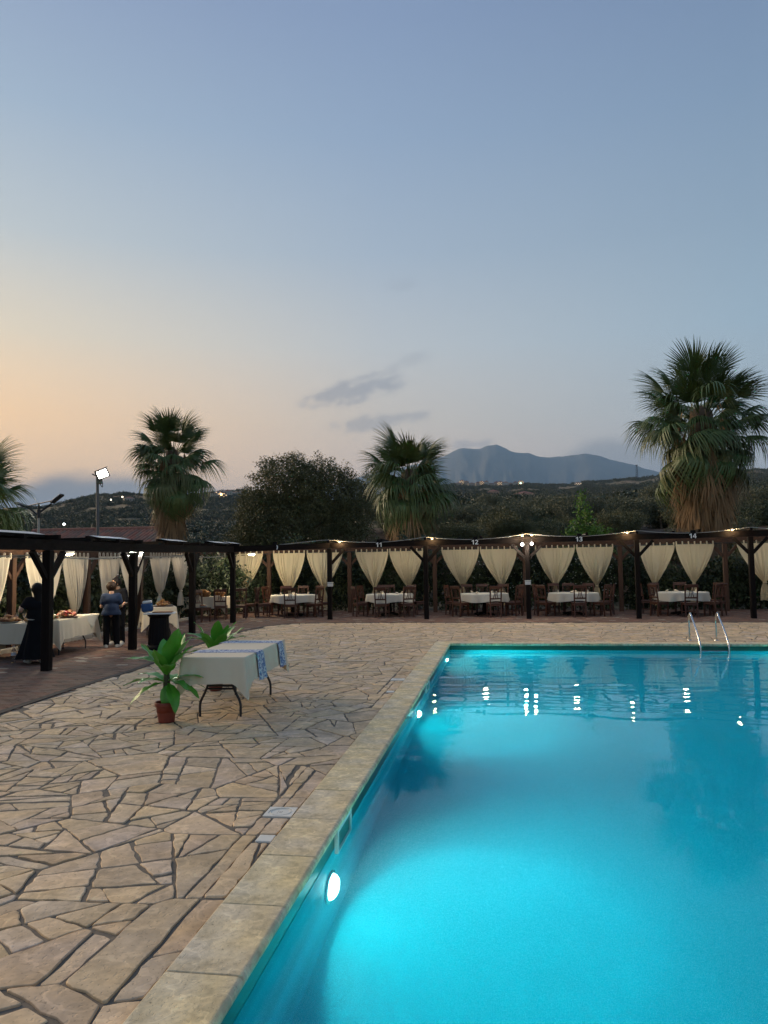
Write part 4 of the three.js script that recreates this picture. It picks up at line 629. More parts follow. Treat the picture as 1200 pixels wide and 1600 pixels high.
// hedges of climbing evergreen behind the pergola
{
  const hedge = (label, x0, x1, z0, z1, h, seed, n) => { const t = thing('hedge', label, 'hedge', [(x0 + x1) / 2, 0, (z0 + z1) / 2], 0, 'hedges behind the curtains'); const L = Math.hypot(x1 - x0, z1 - z0), a = Math.atan2(z1 - z0, x1 - x0), R = mulberry(seed), lobes = []; const N = Math.ceil(L / 0.8); for (let i = 0; i < N; i++) { const u = (i + 0.5) / N - 0.5, hh = h * (0.82 + 0.36 * R()); lobes.push([u * L * Math.cos(a) + (R() - 0.5) * 0.2, hh / 2, u * L * Math.sin(a) + (R() - 0.5) * 0.2, 0.75, hh / 2, 0.55]); } mesh('stems', merge(lobes.map((l) => cyl(0.04, 0.02, h * 0.8, l[0], 0, l[2], 6))), M.trunk, t); crown(t, lobes, n, CL.broad, M.leafHedge, seed + 1, 0.7, 0.4); };
  hedge('dark evergreen hedge behind the leftmost two round tables', -9.2, -2.6, -30.4, -30.4, 2.5, 301, 1500);
  hedge('dark evergreen hedge with pale flecks behind the third and fourth round tables', -2.4, 4.4, -30.3, -30.3, 2.3, 302, 1500);
  hedge('dark lower hedge behind the last bays on the right of the pergola', 4.6, 11.4, -30.3, -30.3, 1.75, 303, 1300);
  hedge('dark hedge behind the left pergola buffet', -12.1, -12.1, -13, -22.5, 2.0, 304, 1700);
  hedge('dark hedge at the corner behind the bread table', -12.4, -9.4, -23.5, -30.6, 2.2, 305, 1300);
  const fl = thing('jasmine', 'tiny white blossoms scattered over the dark hedge behind the third round table', 'flowers', [0, 0, 0], 0, null, 'stuff'), R = mulberry(8), g = new THREE.IcosahedronGeometry(0.022, 0), im = new THREE.InstancedMesh(g, std({ color: rgb(0.5, 0.52, 0.46) }), 260), m = new THREE.Matrix4();
  for (let i = 0; i < 260; i++) im.setMatrixAt(i, m.makeTranslation(lerp(-2, 4.3, Math.pow(R(), 0.8)), lerp(0.5, 2.1, R()), -29.68 - 0.2 * R())); im.name = 'blossoms'; fl.add(im);
}
// olive trees and shrubs on the slope behind: three models, then copies
{
  const protos = [], GR = 'olive trees and shrubs on the slope behind the pergola';
  for (let k = 0; k < 4; k++) {
    const t = thing(k < 2 ? 'olive_tree' : 'shrub', 'x', k < 2 ? 'tree' : 'shrub', [0, 0, 0], 0, GR), R = mulberry(400 + k), lobes = [];
    for (let i = 0; i < 7; i++) lobes.push([(R() - 0.5) * 2.6, (k < 2 ? 2.3 : 1.0) + (R() - 0.5) * 1.1, (R() - 0.5) * 2.4, 0.8 + 0.5 * R(), 0.7 + 0.35 * R(), 0.8 + 0.5 * R()]);
    limbs(t, k < 2 ? 1.2 : 0.5, 0.13, lobes.slice(0, 4).map((l) => [l[0] * 0.7, l[1], l[2] * 0.7]), 410 + k);
    crown(t, lobes, 430, k < 2 ? CL.olive : CL.fine, k === 3 ? M.leafDark : k === 2 ? M.leafCarob : M.leafOlive, 420 + k, 0.95); protos.push(t);
  }
  const R = mulberry(99), spots = [];
  const tryPut = (az, r, s, k) => { const x = Math.sin(az * RAD) * r, z = -Math.cos(az * RAD) * r; if (spots.some((q) => Math.hypot(q[0] - x, q[1] - z) < (q[2] + s) * 0.85)) return; spots.push([x, z, s, k, az, r]); };
  for (let i = 0; i < 900 && spots.length < 30; i++) { const az = lerp(-8, 20, R()); tryPut(az, lerp(37, 48, R()), 0.38 + 0.3 * R(), 2 + Math.floor(R() * 2)); }
  // dense belt above the bank, thinning outward
  for (let i = 0; i < 1500 && spots.length < 150; i++) { const az = lerp(-9, 21, R()); tryPut(az, lerp(49, 88, Math.pow(R(), 1.2)), 0.42 + 0.42 * R(), Math.floor(R() * 4)); }
  const n1 = spots.length; for (let i = 0; i < 2500 && spots.length < n1 + 90; i++) { const az = lerp(-36, 21, R()); tryPut(az, lerp(88, 210, R()), 0.75 + 0.55 * R(), Math.floor(R() * 3)); }
  for (let i = 0; i < 400; i++) { if (spots.length > n1 + 116) break; const az = lerp(-27, -13, R()); tryPut(az, lerp(44, 75, R()), 0.6 + 0.4 * R(), 1 + Math.floor(R() * 3)); }
  const kinds = ['silvery olive tree', 'grey-green olive tree', 'mid green shrub', 'dark green shrub'];
  const where = (az, r) => { const d = r < 48.5 ? 'on the bank' : r < 60 ? 'on top of the bank' : r < 90 ? 'in the near belt' : r < 140 ? 'in the valley' : 'high up the valley'; const px = 600 + 1200 * Math.tan((az + 8.53) * RAD); const h = px < 60 ? 'behind the leftmost palm' : px < 200 ? 'behind the tiled roof' : px < 370 ? 'left of the big tree' : px < 600 ? 'behind the big round tree' : px < 720 ? 'behind the middle palm' : px < 850 ? 'below the summit of the volcano' : px < 980 ? 'around the young green tree' : 'beside the tallest palm'; return d + ', ' + h; };
  const count = new Map(), placed = new Set(), all = [];
  spots.forEach(([x, z, s, k, az, r], i) => {
    const base = kinds[k] + ' ' + where(az, r), n = count.get(base) ?? 0; count.set(base, n + 1);
    const first = !placed.has(k), o = first ? protos[k] : dup(protos[k], [x, 0, z], 0); placed.add(k);
    o.position.set(x, height(x, z) - 0.15, z); o.rotation.y = R() * 6.28; o.scale.set(s * (0.9 + 0.3 * R()), s * (0.85 + 0.3 * R()), s);
    all.push([o, base, 600 + 1200 * Math.tan((az + 8.53) * RAD)]);
    o.userData = { label: base, category: k < 2 ? 'tree' : 'shrub', group: GR + ': ' + base };
  });
  const ORD = ['leftmost', 'second-from-left', 'third-from-left', 'fourth-from-left', 'fifth-from-left', 'sixth-from-left', 'seventh-from-left', 'eighth-from-left', 'ninth-from-left', 'tenth-from-left', 'eleventh-from-left', 'twelfth-from-left', 'thirteenth-from-left'];
  for (const base of new Set(all.map((a) => a[1]))) { const same = all.filter((a) => a[1] === base).sort((a, b) => a[2] - b[2]); if (same.length > 1) same.forEach(([o], k) => { o.userData.label = ORD[Math.min(k, 12)] + ' ' + base; }); }
}
// scrub and olive groves of the far valley sides, one mass
{
  const t = thing('scrub', 'scrub and olive groves covering the far valley sides', 'scrub', [0, 0, 0], 0, null, 'stuff'), R = mulberry(1212), m = new THREE.Matrix4(), e = new THREE.Euler(), q = new THREE.Quaternion();
  CL.far.forEach((g, k) => {
    const n = 24000, im = new THREE.InstancedMesh(g, M.leafFar, n); let c = 0;
    while (c < n) { const az = lerp(-39, 24, R()), r = 150 * Math.pow(20, Math.pow(R(), 0.8)), x = Math.sin(az * RAD) * r, z = -Math.cos(az * RAD) * r; const dens = fbm(x * 0.006, z * 0.006, 3, 501) * 0.6 + 0.4 * vnoise(az * 0.8, Math.log(r) * 22, 511); if (dens < 0.42 + 0.16 * R()) continue; const s = (0.7 + 2.1 * R() * R() + 0.5 * R()) * (r < 400 ? 1 : 1.25 + r / 2500); e.set(0, R() * 6.28, 0); im.setMatrixAt(c, m.compose(V(x, height(x, z) + s * 0.45, z), q.setFromEuler(e), V(s * 1.2, s, s * 1.2))); const f = 0.6 + 0.7 * R(); im.setColorAt(c, rgb(f, f * (0.95 + 0.1 * R()), f * 0.9)); c++; }
    im.name = 'bushes'; im.castShadow = im.receiveShadow = true; t.add(im);
  });
}
// ------------------------------------------------------------------ draped tables
// cloth over a rectangular table (length L along z, width W along x): flat top, hanging sides with soft folds, corners falling lower
function tableCloth(W, L, h, drop, corner, seed, ripple = 0.012) {
  const R = mulberry(seed), NS = 120, P = [], I = [], U = [], out = [], ph = R() * 6;
  const per = 2 * (W + L), pt = (s) => { s = ((s % per) + per) % per; if (s < W) return [-W / 2 + s, L / 2, 0, 1, Math.min(s, W - s)]; s -= W; if (s < L) return [W / 2, L / 2 - s, 1, 0, Math.min(s, L - s)]; s -= L; if (s < W) return [W / 2 - s, -L / 2, 0, -1, Math.min(s, W - s)]; s -= W; return [-W / 2, -L / 2 + s, -1, 0, Math.min(s, L - s)]; };
  const NR = 12, marks = []; for (const [a, n] of [[W, 30], [L, 54], [W, 30], [L, 54]]) { const b = marks.length ? marks.end : 0; for (let i = 0; i < n; i++) { const u = i / n; marks.push(b + a * (u - 0.12 * Math.sin(u * 2 * Math.PI) / Math.PI * 1.2)); } marks.end = b + a; }
  const N = marks.length;
  for (let r = -1; r <= NR; r++) for (let i = 0; i < N; i++) {
    const s = marks[i], [x, z, nx, nz, dc] = pt(s), cn = Math.exp(-Math.pow(dc / 0.075, 1.5)), t = Math.max(0, r) / NR, fall = drop + corner * cn;
    if (r === -1) { P.push(x * 0.985, h + 0.001, z * 0.99); U.push(x, z); continue; }
    // near a corner the outward direction turns through the diagonal and the cloth gathers in a cone
    const cs = [Math.sign(x) || 1, Math.sign(z) || 1], dx = lerp(nx, cs[0] * 0.62, cn), dz = lerp(nz, cs[1] * 0.62, cn);
    const fold = ripple * Math.sin(s * 13 + ph) + ripple * 0.6 * Math.sin(s * 29 + ph * 2) + 0.045 * cn * Math.sin(dc * 60 + (nx ? 1.5 : 0)), o = 0.006 + t * (0.03 + fold) + 0.075 * cn * t * (1 - 0.25 * t);
    P.push(x + dx * o, h - (r === 0 ? 0.002 : 0) - fall * t * t * 0.15 - fall * t * 0.85 + 0.008 * Math.sin(s * 7 + ph) * t, z + dz * o); U.push(x + nx * fall * t, z + nz * fall * t);
  }
  for (let r = 0; r <= NR; r++) for (let i = 0; i < N; i++) { const j = (i + 1) % N, a = r * N + i, b = r * N + j; I.push(a, a + N, b, b, a + N, b + N); }
  const c = P.length / 3; P.push(0, h + 0.001, 0); U.push(0, 0); for (let i = 0; i < N; i++) I.push(c, i, (i + 1) % N);
  void NS; void out; const g = new THREE.BufferGeometry(); g.setAttribute('position', new THREE.Float32BufferAttribute(P, 3)); g.setAttribute('uv', new THREE.Float32BufferAttribute(U, 2)); g.setIndex(I); g.computeVertexNormals(); return g;
}
function foldingTable(label, pos, turn, W, L, h, group) { // long side along z
  const t = thing('folding_table', label, 'table', pos, turn, group), e = L / 2 - 0.28;
  mesh('tabletop', rbox(W - 0.03, 0.035, L - 0.03, 0.012, 0, h - 0.02, 0), M.whitePlastic, t);
  for (const s of [-1, 1]) {
    const z = s * e, x = W / 2 - 0.13;
    for (const k of [-1, 1]) mesh('leg', tube([[k * 0.09, h - 0.05, z], [k * 0.105, h * 0.72, z], [k * (x * 0.72), h * 0.42, z], [k * (x - 0.01), h * 0.25, z], [k * x, h * 0.18, z], [k * x, 0.0, z]], 0.016, 24, 8), M.metalDark, t);
    mesh('crossbar', merge([ptube([[-0.15, h * 0.5, z], [0.15, h * 0.5, z]], 0.015, 8), ptube([[-0.17, h * 0.45, z], [0.17, h * 0.45, z]], 0.013, 8), ptube([[0, h * 0.6, z], [0, h - 0.06, z - s * 0.36]], 0.011, 8)]), M.metalDark, t);
  }
  return t;
}
// the table with two runners on the stone paving
{
  const yaw = 0.062, C = [-3.43, 0, -9.78], W = 0.76, L = 2.1, h = 0.735;
  foldingTable('folding table with curved black metal legs under the white cloth with two runners', C, yaw, W, L, h);
  const c = mesh('tablecloth', tableCloth(W, L, h + 0.004, 0.3, 0.2, 21), M.cloth); c.position.set(...C); c.rotation.y = yaw; tag(c, 'white cloth with hanging corners on the folding table between two potted plants', 'tablecloth');
  const cv = document.createElement('canvas'); cv.width = 256; cv.height = 512; const g = cv.getContext('2d'); g.fillStyle = '#c6cbcf'; g.fillRect(0, 0, 256, 512); const R = mulberry(12);
  g.strokeStyle = g.fillStyle = '#5c709a'; // dense blue foliage print
  for (let i = 0; i < 260; i++) { const x = R() * 256, y = R() * 512, a = R() * 6.28; for (let s = -1; s <= 1; s += 2) for (let k = 0; k < 4; k++) { g.save(); for (const [ox, oy] of [[0, 0]]) g.translate(x + Math.cos(a) * k * 6 + ox, y + Math.sin(a) * k * 6 + oy); g.rotate(a + s * 0.9); g.beginPath(); g.ellipse(5, 0, 5.2, 2.2, 0, 0, 6.3); g.fill(); g.restore(); } g.lineWidth = 1.6; g.beginPath(); g.moveTo(x - Math.cos(a) * 6, y - Math.sin(a) * 6); g.lineTo(x + Math.cos(a) * 24, y + Math.sin(a) * 24); g.stroke(); }
  const tex = new THREE.CanvasTexture(cv); tex.colorSpace = THREE.SRGBColorSpace; tex.wrapS = tex.wrapT = THREE.RepeatWrapping; M.runner = std({ map: tex, roughness: 0.95 });
  const edge = std({ color: rgb(0.13, 0.16, 0.22), roughness: 0.95 });
  [[0.42, 'nearer the camera', 0.33, 0.34], [-0.72, 'at the far end of the table', 0.3, 0.33]].forEach(([z, where, w, down], k) => {
    const prof = [], top = h + 0.0075, x1 = W / 2 + 0.012; for (let i = 0; i <= 8; i++) prof.push([-x1 - 0.03 - 0.012 * Math.sin(i), top - 0.2 + 0.2 * i / 8 - 0.004]); for (let i = 0; i <= 14; i++) prof.push([lerp(-x1 + 0.004, x1 - 0.004, i / 14), top]); prof.push([x1 + 0.004, top - 0.006]); for (let i = 1; i <= 9; i++) prof.push([x1 + 0.014 + 0.038 * i / 9, top - 0.006 - down * i / 9]);
    const P = [], U = [], I = [], n = 12; let len = 0; prof.forEach(([x, y], i) => { if (i) len += Math.hypot(x - prof[i - 1][0], y - prof[i - 1][1]); for (let j = 0; j <= n; j++) { const s = j / n - 0.5, hang = clamp((top - y) / down); P.push(x + hang * 0.018 * Math.sin(s * 11 + k), y, s * w * (1 - 0.06 * hang) + hang * 0.03 * (k ? 1 : -0.4)); U.push(j / n, len * 1.6 + k * 0.3); } });
    for (let i = 0; i + 1 < prof.length; i++) for (let j = 0; j < n; j++) { const a = i * (n + 1) + j; I.push(a, a + 1, a + n + 1, a + 1, a + n + 2, a + n + 1); }
    const gg = new THREE.BufferGeometry(); gg.setAttribute('position', new THREE.Float32BufferAttribute(P, 3)); gg.setAttribute('uv', new THREE.Float32BufferAttribute(U, 2)); gg.setIndex(I); gg.computeVertexNormals();
    const t = thing('table_runner', 'blue and white leaf-patterned runner across the white table, ' + where, 'table runner', C, yaw, 'runners across the white table'); const m = mesh('runner_cloth', gg, M.runner, t); m.position.z = z; void edge;
  });
}
// potted plants with big glossy leaves
M.leafGloss = new THREE.MeshPhysicalMaterial({ color: rgb(0.1, 0.36, 0.035), roughness: 0.42, transmission: 0.22, thickness: 0 });
M.terracotta = std({ color: rgb(0.2, 0.036, 0.02), roughness: 0.55 });
function bigLeaf(L, W, curl, seed) { // along +y, upper side +z, with midrib crease and side waves
  const R = mulberry(seed), P = [], I = [], NL = 14, NW = 8, ph = R() * 6;
  for (let i = 0; i <= NL; i++) { const t = i / NL, st = 0.12, w = t < st ? 0.012 : W / 2 * Math.pow(Math.sin(Math.PI * Math.pow((t - st) / (1 - st), 0.82)), 0.75) + 0.002, y = L * (t - 0.12 * curl * t * t), z = -curl * L * 0.42 * t * t; for (let j = 0; j <= NW; j++) { const s = (j / NW - 0.5) * 2; P.push(s * w, y, z + Math.abs(s) * w * 0.34 - s * s * w * 0.12 + 0.05 * W * Math.sin(t * 19 + ph + (s > 0 ? 1 : 0)) * s * s * (t > st ? 1 : 0)); } }
  for (let i = 0; i < NL; i++) for (let j = 0; j < NW; j++) { const a = i * (NW + 1) + j; I.push(a, a + 1, a + NW + 1, a + 1, a + NW + 2, a + NW + 1); }
  const g = new THREE.BufferGeometry(); g.setAttribute('position', new THREE.Float32BufferAttribute(P, 3)); g.setIndex(I); g.computeVertexNormals(); return g;
}
function pottedPlant(label, pos, leaves, seed) { // leaves: [azimuth from +z toward +x in degrees, pitch, length]
  const t = thing('potted_plant', label, 'plant', pos, 0, 'potted plants by the white table'), R = mulberry(seed);
  const pot = mesh('pot', lathe([[0.001, 0.0], [0.088, 0.0], [0.092, 0.012], [0.118, 0.185], [0.132, 0.19], [0.136, 0.2], [0.136, 0.232], [0.13, 0.237], [0.121, 0.232], [0.112, 0.12], [0.001, 0.12]], 32), M.terracotta, t); void pot;
  mesh('soil', cyl(0.114, 0.114, 0.02, 0, 0.175, 0, 24), std({ color: rgb(0.03, 0.022, 0.016), roughness: 1 }), t);
  const pr = []; for (let i = 0; i <= 14; i++) { const u = i / 14; pr.push([lerp(0.064, 0.03, Math.pow(u, 0.6)) + (i % 2 ? 0.004 : 0), 0.18 + 0.42 * u]); } pr.push([0.004, 0.66]); mesh('stem', lathe(pr, 14), std({ color: rgb(0.055, 0.06, 0.03), roughness: 0.9 }), t);
  leaves.forEach(([az, pitch, L], i) => { const m = mesh('leaf', bigLeaf(L, L * 0.38, pitch > 50 ? 0.35 : 0.85, seed + i), M.leafGloss, t); placeLeaf(m, V(Math.sin(az * RAD) * 0.015, 0.5 + 0.012 * i * (pitch > 30 ? 0.6 : -0.2), Math.cos(az * RAD) * 0.015), az * RAD, pitch * RAD, (R() - 0.5) * 0.4, 1); });
}
pottedPlant('plant with big glossy leaves in a terracotta pot, nearest the camera', [-3.9, 0, -8.64], [[60, 78, 0.66], [-50, 66, 0.52], [100, 68, 0.56], [-10, 62, 0.44], [30, 46, 0.44], [-95, 56, 0.5], [150, 70, 0.55], [-150, 62, 0.5], [75, 52, 0.5], [95, 26, 0.44], [60, 12, 0.42], [85, -4, 0.46], [115, 8, 0.45], [50, -34, 0.42], [20, -58, 0.36], [-85, 16, 0.52], [-60, -10, 0.48], [-110, 30, 0.46], [-75, 34, 0.5], [170, 22, 0.45], [-30, 28, 0.4]], 60);
pottedPlant('plant with big green leaves standing behind the white table', [-4.16, 0, -10.9], [[-75, 68, 0.6], [-20, 58, 0.5], [40, 52, 0.52], [85, 40, 0.56], [105, 52, 0.56], [-95, 26, 0.5], [-60, 20, 0.46], [60, 66, 0.5], [150, 55, 0.5], [-140, 45, 0.5], [10, 30, 0.42], [95, 18, 0.5], [-110, 8, 0.46], [75, 30, 0.52], [100, 62, 0.5], [-45, 44, 0.5], [-85, 48, 0.5], [120, 38, 0.5], [30, 72, 0.46], [-120, 28, 0.46]], 80);
// ------------------------------------------------------------------ skimmers, lids, ladder
{
  const lidMat = std({ color: rgb(0.72, 0.69, 0.6), roughness: 0.6 });
  LIDS.forEach(([x, z, w], i) => {
    const big = i % 2 === 0, t = thing('access_cover', (big ? 'square white cover with a round lid beside the pool coping, ' : 'small square white cover in the paving by the pool, ') + (i < 2 ? 'the near one' : 'far one'), 'cover', [x, 0, z], 0.02, 'white covers beside the coping');
    if (!big) { mesh('plate', rbox(2 * w - 0.01, 0.03, 2 * w, 0.006, 0, -0.011, 0), lidMat, t); return; }
    const s = new THREE.Shape(); s.moveTo(-w, -w); s.lineTo(w, -w); s.lineTo(w, w); s.lineTo(-w, w); const hole = new THREE.Path(); hole.absarc(0, 0, w * 0.84, 0, 6.2832, true); s.holes.push(hole);
    const fr = new THREE.ExtrudeGeometry(s, { depth: 0.03, bevelEnabled: false, curveSegments: 32 }); fr.rotateX(-Math.PI / 2); fr.translate(0, -0.026, 0); mesh('frame', fr, lidMat, t);
    const cv = document.createElement('canvas'); cv.width = cv.height = 256; const g = cv.getContext('2d'); g.fillStyle = '#d9d5c8'; g.fillRect(0, 0, 256, 256); g.fillStyle = '#77716a'; g.font = 'bold 46px sans-serif'; g.textAlign = 'center'; g.fillText('C E', 128, 140); g.fillRect(84, 152, 24, 8); g.fillRect(148, 152, 24, 8);
    const tx = new THREE.CanvasTexture(cv); tx.colorSpace = THREE.SRGBColorSpace; const lid = cyl(w * 0.825, w * 0.825, 0.02, 0, -0.02, 0, 40); const m = new THREE.Mesh(lid, [lidMat, std({ map: tx, roughness: 0.6 }), lidMat]); m.name = 'round_lid'; m.castShadow = m.receiveShadow = true; t.add(m);
    const rg = new THREE.TorusGeometry(w * 0.7, 0.003, 6, 40); rg.rotateX(Math.PI / 2); rg.translate(0, 0.001, 0); mesh('ring', rg, lidMat, t);
  });
  const grn = std({ color: rgb(0.02, 0.16, 0.12), roughness: 0.4 });
  [[-5.6, 'near'], [-12.1, 'far']].forEach(([z, w]) => {
    const t = thing('skimmer', `white framed skimmer opening in the left pool wall, the ${w} one`, 'skimmer', [POOL.x0 + 0.002, -0.14, z], 0, 'skimmers in the left pool wall'), L = 0.46, H = 0.19;
    for (const s of [-1, 1]) { mesh('frame_side', rbox(0.03, H, 0.03, 0.004, 0.01, 0, s * L / 2), M.whitePlastic, t); mesh('frame_rail', rbox(0.03, 0.026, L + 0.03, 0.004, 0.01, s * H / 2, 0), M.whitePlastic, t); }
    mesh('flap', box(0.008, H - 0.03, L - 0.04, 0.006, 0, 0), grn, t);
  });
}
{
  const t = thing('pool_ladder', 'stainless steel ladder with two curved handrails at the far pool edge', 'ladder', [4.5, 0, -17.9]);
  for (const s of [-1, 1]) { const x = s * 0.29; mesh('handrail', tube([[x, -0.02, -0.52], [x, 0.28, -0.52], [x, 0.5, -0.5], [x, 0.6, -0.43], [x, 0.615, -0.36], [x, 0.55, -0.27], [x, 0.3, 0.1], [x, 0.05, 0.38], [x, -0.05, 0.43], [x, -0.3, 0.44], [x, -0.6, 0.44], [x, -0.8, 0.42]], 0.021, 80, 12), M.chrome, t); mesh('flange', cyl(0.045, 0.04, 0.014, x, 0, -0.52, 20), M.chrome, t); }
  for (let i = 0; i < 3; i++) mesh('step', rbox(0.58, 0.03, 0.075, 0.01, 0, -0.14 - 0.25 * i, 0.44), M.chrome, t);
}
// ------------------------------------------------------------------ people
function surfaceNets(f, lo, hi, cell) { // closed surface of f > 0
  const n = [0, 1, 2].map((k) => Math.ceil((hi[k] - lo[k]) / cell) + 1), [nx, ny, nz] = n, val = new Float32Array(nx * ny * nz), id = new Int32Array(nx * ny * nz).fill(-1), P = [], I = [], at = (i, j, k) => (k * ny + j) * nx + i;
  for (let k = 0; k < nz; k++) for (let j = 0; j < ny; j++) for (let i = 0; i < nx; i++) val[at(i, j, k)] = f(lo[0] + i * cell, lo[1] + j * cell, lo[2] + k * cell);
  for (let k = 0; k + 1 < nz; k++) for (let j = 0; j + 1 < ny; j++) for (let i = 0; i + 1 < nx; i++) {
    let mask = 0; const c = []; for (let q = 0; q < 8; q++) { const v = val[at(i + (q & 1), j + ((q >> 1) & 1), k + (q >> 2))]; c.push(v); if (v > 0) mask |= 1 << q; }
    if (!mask || mask === 255) continue; let x = 0, y = 0, z = 0, m = 0;
    for (const [a, b] of [[0, 1], [2, 3], [4, 5], [6, 7], [0, 2], [1, 3], [4, 6], [5, 7], [0, 4], [1, 5], [2, 6], [3, 7]]) if ((c[a] > 0) !== (c[b] > 0)) { const t = c[a] / (c[a] - c[b]); x += lerp(a & 1, b & 1, t); y += lerp((a >> 1) & 1, (b >> 1) & 1, t); z += lerp(a >> 2, b >> 2, t); m++; }
    id[at(i, j, k)] = P.length / 3; P.push(lo[0] + (i + x / m) * cell, lo[1] + (j + y / m) * cell, lo[2] + (k + z / m) * cell);
  }
  const quad = (a, b, c, d, flip) => { if (a < 0 || b < 0 || c < 0 || d < 0) return; if (flip) I.push(a, c, b, a, d, c); else I.push(a, b, c, a, c, d); };
  for (let k = 1; k + 1 < nz; k++) for (let j = 1; j + 1 < ny; j++) for (let i = 1; i + 1 < nx; i++) {
    const s = val[at(i, j, k)] > 0;
    if (s !== val[at(i + 1, j, k)] > 0) quad(id[at(i, j - 1, k - 1)], id[at(i, j, k - 1)], id[at(i, j, k)], id[at(i, j - 1, k)], !s);
    if (s !== val[at(i, j + 1, k)] > 0) quad(id[at(i - 1, j, k - 1)], id[at(i, j, k - 1)], id[at(i, j, k)], id[at(i - 1, j, k)], s);
    if (s !== val[at(i, j, k + 1)] > 0) quad(id[at(i - 1, j - 1, k)], id[at(i, j - 1, k)], id[at(i, j, k)], id[at(i - 1, j, k)], !s);
  }
  const g = new THREE.BufferGeometry(); g.setAttribute('position', new THREE.Float32BufferAttribute(P, 3)); g.setIndex(I); g.computeVertexNormals(); return g;
}
const smin = (a, b, k) => { const h = clamp(0.5 + 0.5 * (b - a) / k); return lerp(b, a, h) - k * h * (1 - h); };
function capsule(a, b, ra, rb) { const bx = b[0] - a[0], by = b[1] - a[1], bz = b[2] - a[2], L = bx * bx + by * by + bz * bz || 1e-9; return (x, y, z) => { const px = x - a[0], py = y - a[1], pz = z - a[2], t = clamp((px * bx + py * by + pz * bz) / L), dx = px - bx * t, dy = py - by * t, dz = pz - bz * t; return Math.sqrt(dx * dx + dy * dy + dz * dz) - (ra + (rb - ra) * t); }; }
function egg(c, r) { return (x, y, z) => { const a = (x - c[0]) / r[0], b = (y - c[1]) / r[1], d = (z - c[2]) / r[2], q = Math.sqrt(a * a + b * b + d * d); return (q - 1) * Math.min(r[0], r[1], r[2]); }; }
function blob(parts, k, cell, pad = 0.03, cut) { // smooth union of [distance, lo, hi]
  const lo = [1e9, 1e9, 1e9], hi = [-1e9, -1e9, -1e9]; for (const p of parts) for (let q = 0; q < 3; q++) { lo[q] = Math.min(lo[q], p.lo[q]); hi[q] = Math.max(hi[q], p.hi[q]); }
  const f = (x, y, z) => { let d = 1; for (const p of parts) { if (x < p.lo[0] - 0.12 || x > p.hi[0] + 0.12 || y < p.lo[1] - 0.12 || y > p.hi[1] + 0.12 || z < p.lo[2] - 0.12 || z > p.hi[2] + 0.12) continue; d = smin(d, p.f(x, y, z), k); } if (cut) d = Math.max(d, cut(x, y, z)); return -d; };
  return surfaceNets(f, lo.map((v) => v - pad), hi.map((v) => v + pad), cell);
}
const cap = (a, b, ra, rb = ra) => { const r = Math.max(ra, rb); return { f: capsule(a, b, ra, rb), lo: [0, 1, 2].map((q) => Math.min(a[q], b[q]) - r), hi: [0, 1, 2].map((q) => Math.max(a[q], b[q]) + r) }; };
const ell = (c, r) => ({ f: egg(c, r), lo: c.map((v, q) => v - r[q]), hi: c.map((v, q) => v + r[q]) });
function hand(wrist, dir, palmUp, curl) { // palm, four fingers and a thumb, from the wrist along dir
  const d = V(...dir).normalize(), n = V(...palmUp); n.addScaledVector(d, -n.dot(d)).normalize(); const s = d.clone().cross(n), W = V(...wrist), at = (a, b, c) => W.clone().addScaledVector(d, a).addScaledVector(s, b).addScaledVector(n, c).toArray(), out = [];
  out.push(cap(at(0.01, 0, 0), at(0.045, 0, 0), 0.022, 0.024)); for (const b of [-0.022, 0, 0.02]) out.push(cap(at(0.03, b * 0.7, 0), at(0.082, b, 0), 0.015, 0.013));
  [[-0.03, 0.062], [-0.011, 0.074], [0.009, 0.07], [0.027, 0.054]].forEach(([b, L]) => { const p0 = at(0.082, b, 0), p1 = at(0.082 + L * 0.45 * Math.cos(curl), b, L * 0.45 * Math.sin(curl)), p2 = at(0.082 + L * (0.45 * Math.cos(curl) + 0.35 * Math.cos(curl * 2.1)), b, L * (0.45 * Math.sin(curl) + 0.35 * Math.sin(curl * 2.1))); out.push(cap(p0, p1, 0.0088, 0.0082), cap(p1, p2, 0.0082, 0.0068)); });
  const t0 = at(0.025, -0.026, 0.004), t1 = at(0.055, -0.052, 0.016), t2 = at(0.083, -0.058, 0.028); out.push(cap(t0, t1, 0.0125, 0.0105), cap(t1, t2, 0.0105, 0.008));
  return out;
}
function headParts(c, r, fwd) { // skull, jaw, nose, brow, lips, ears; fwd is the direction of the face
  const f = V(...fwd).normalize(), u = V(0, 1, 0), s = u.clone().cross(f).normalize(), C = V(...c), at = (a, b, e) => C.clone().addScaledVector(f, a * r).addScaledVector(u, b * r).addScaledVector(s, e * r).toArray();
  return { skin: [ell(at(-0.08, 0.16, 0), [r * 0.86, r * 0.98, r * 0.9]), cap(at(0.22, -0.35, 0), at(0.34, -0.72, 0), r * 0.52, r * 0.33), cap(at(0.82, 0.14, 0), at(0.98, -0.2, 0), r * 0.09, r * 0.14), cap(at(0.8, 0.24, -0.34), at(0.8, 0.24, 0.34), r * 0.12), cap(at(0.78, -0.5, -0.16), at(0.78, -0.5, 0.16), r * 0.085), cap(at(-0.02, 0.08, 0.86), at(-0.04, -0.22, 0.82), r * 0.12, r * 0.08), cap(at(-0.02, 0.08, -0.86), at(-0.04, -0.22, -0.82), r * 0.12, r * 0.08)], eyes: [at(0.76, 0.06, 0.34), at(0.76, 0.06, -0.34)], mouth: [at(0.87, -0.48, -0.2), at(0.89, -0.47, 0), at(0.87, -0.48, 0.2)], at, f, u, s, r };
}
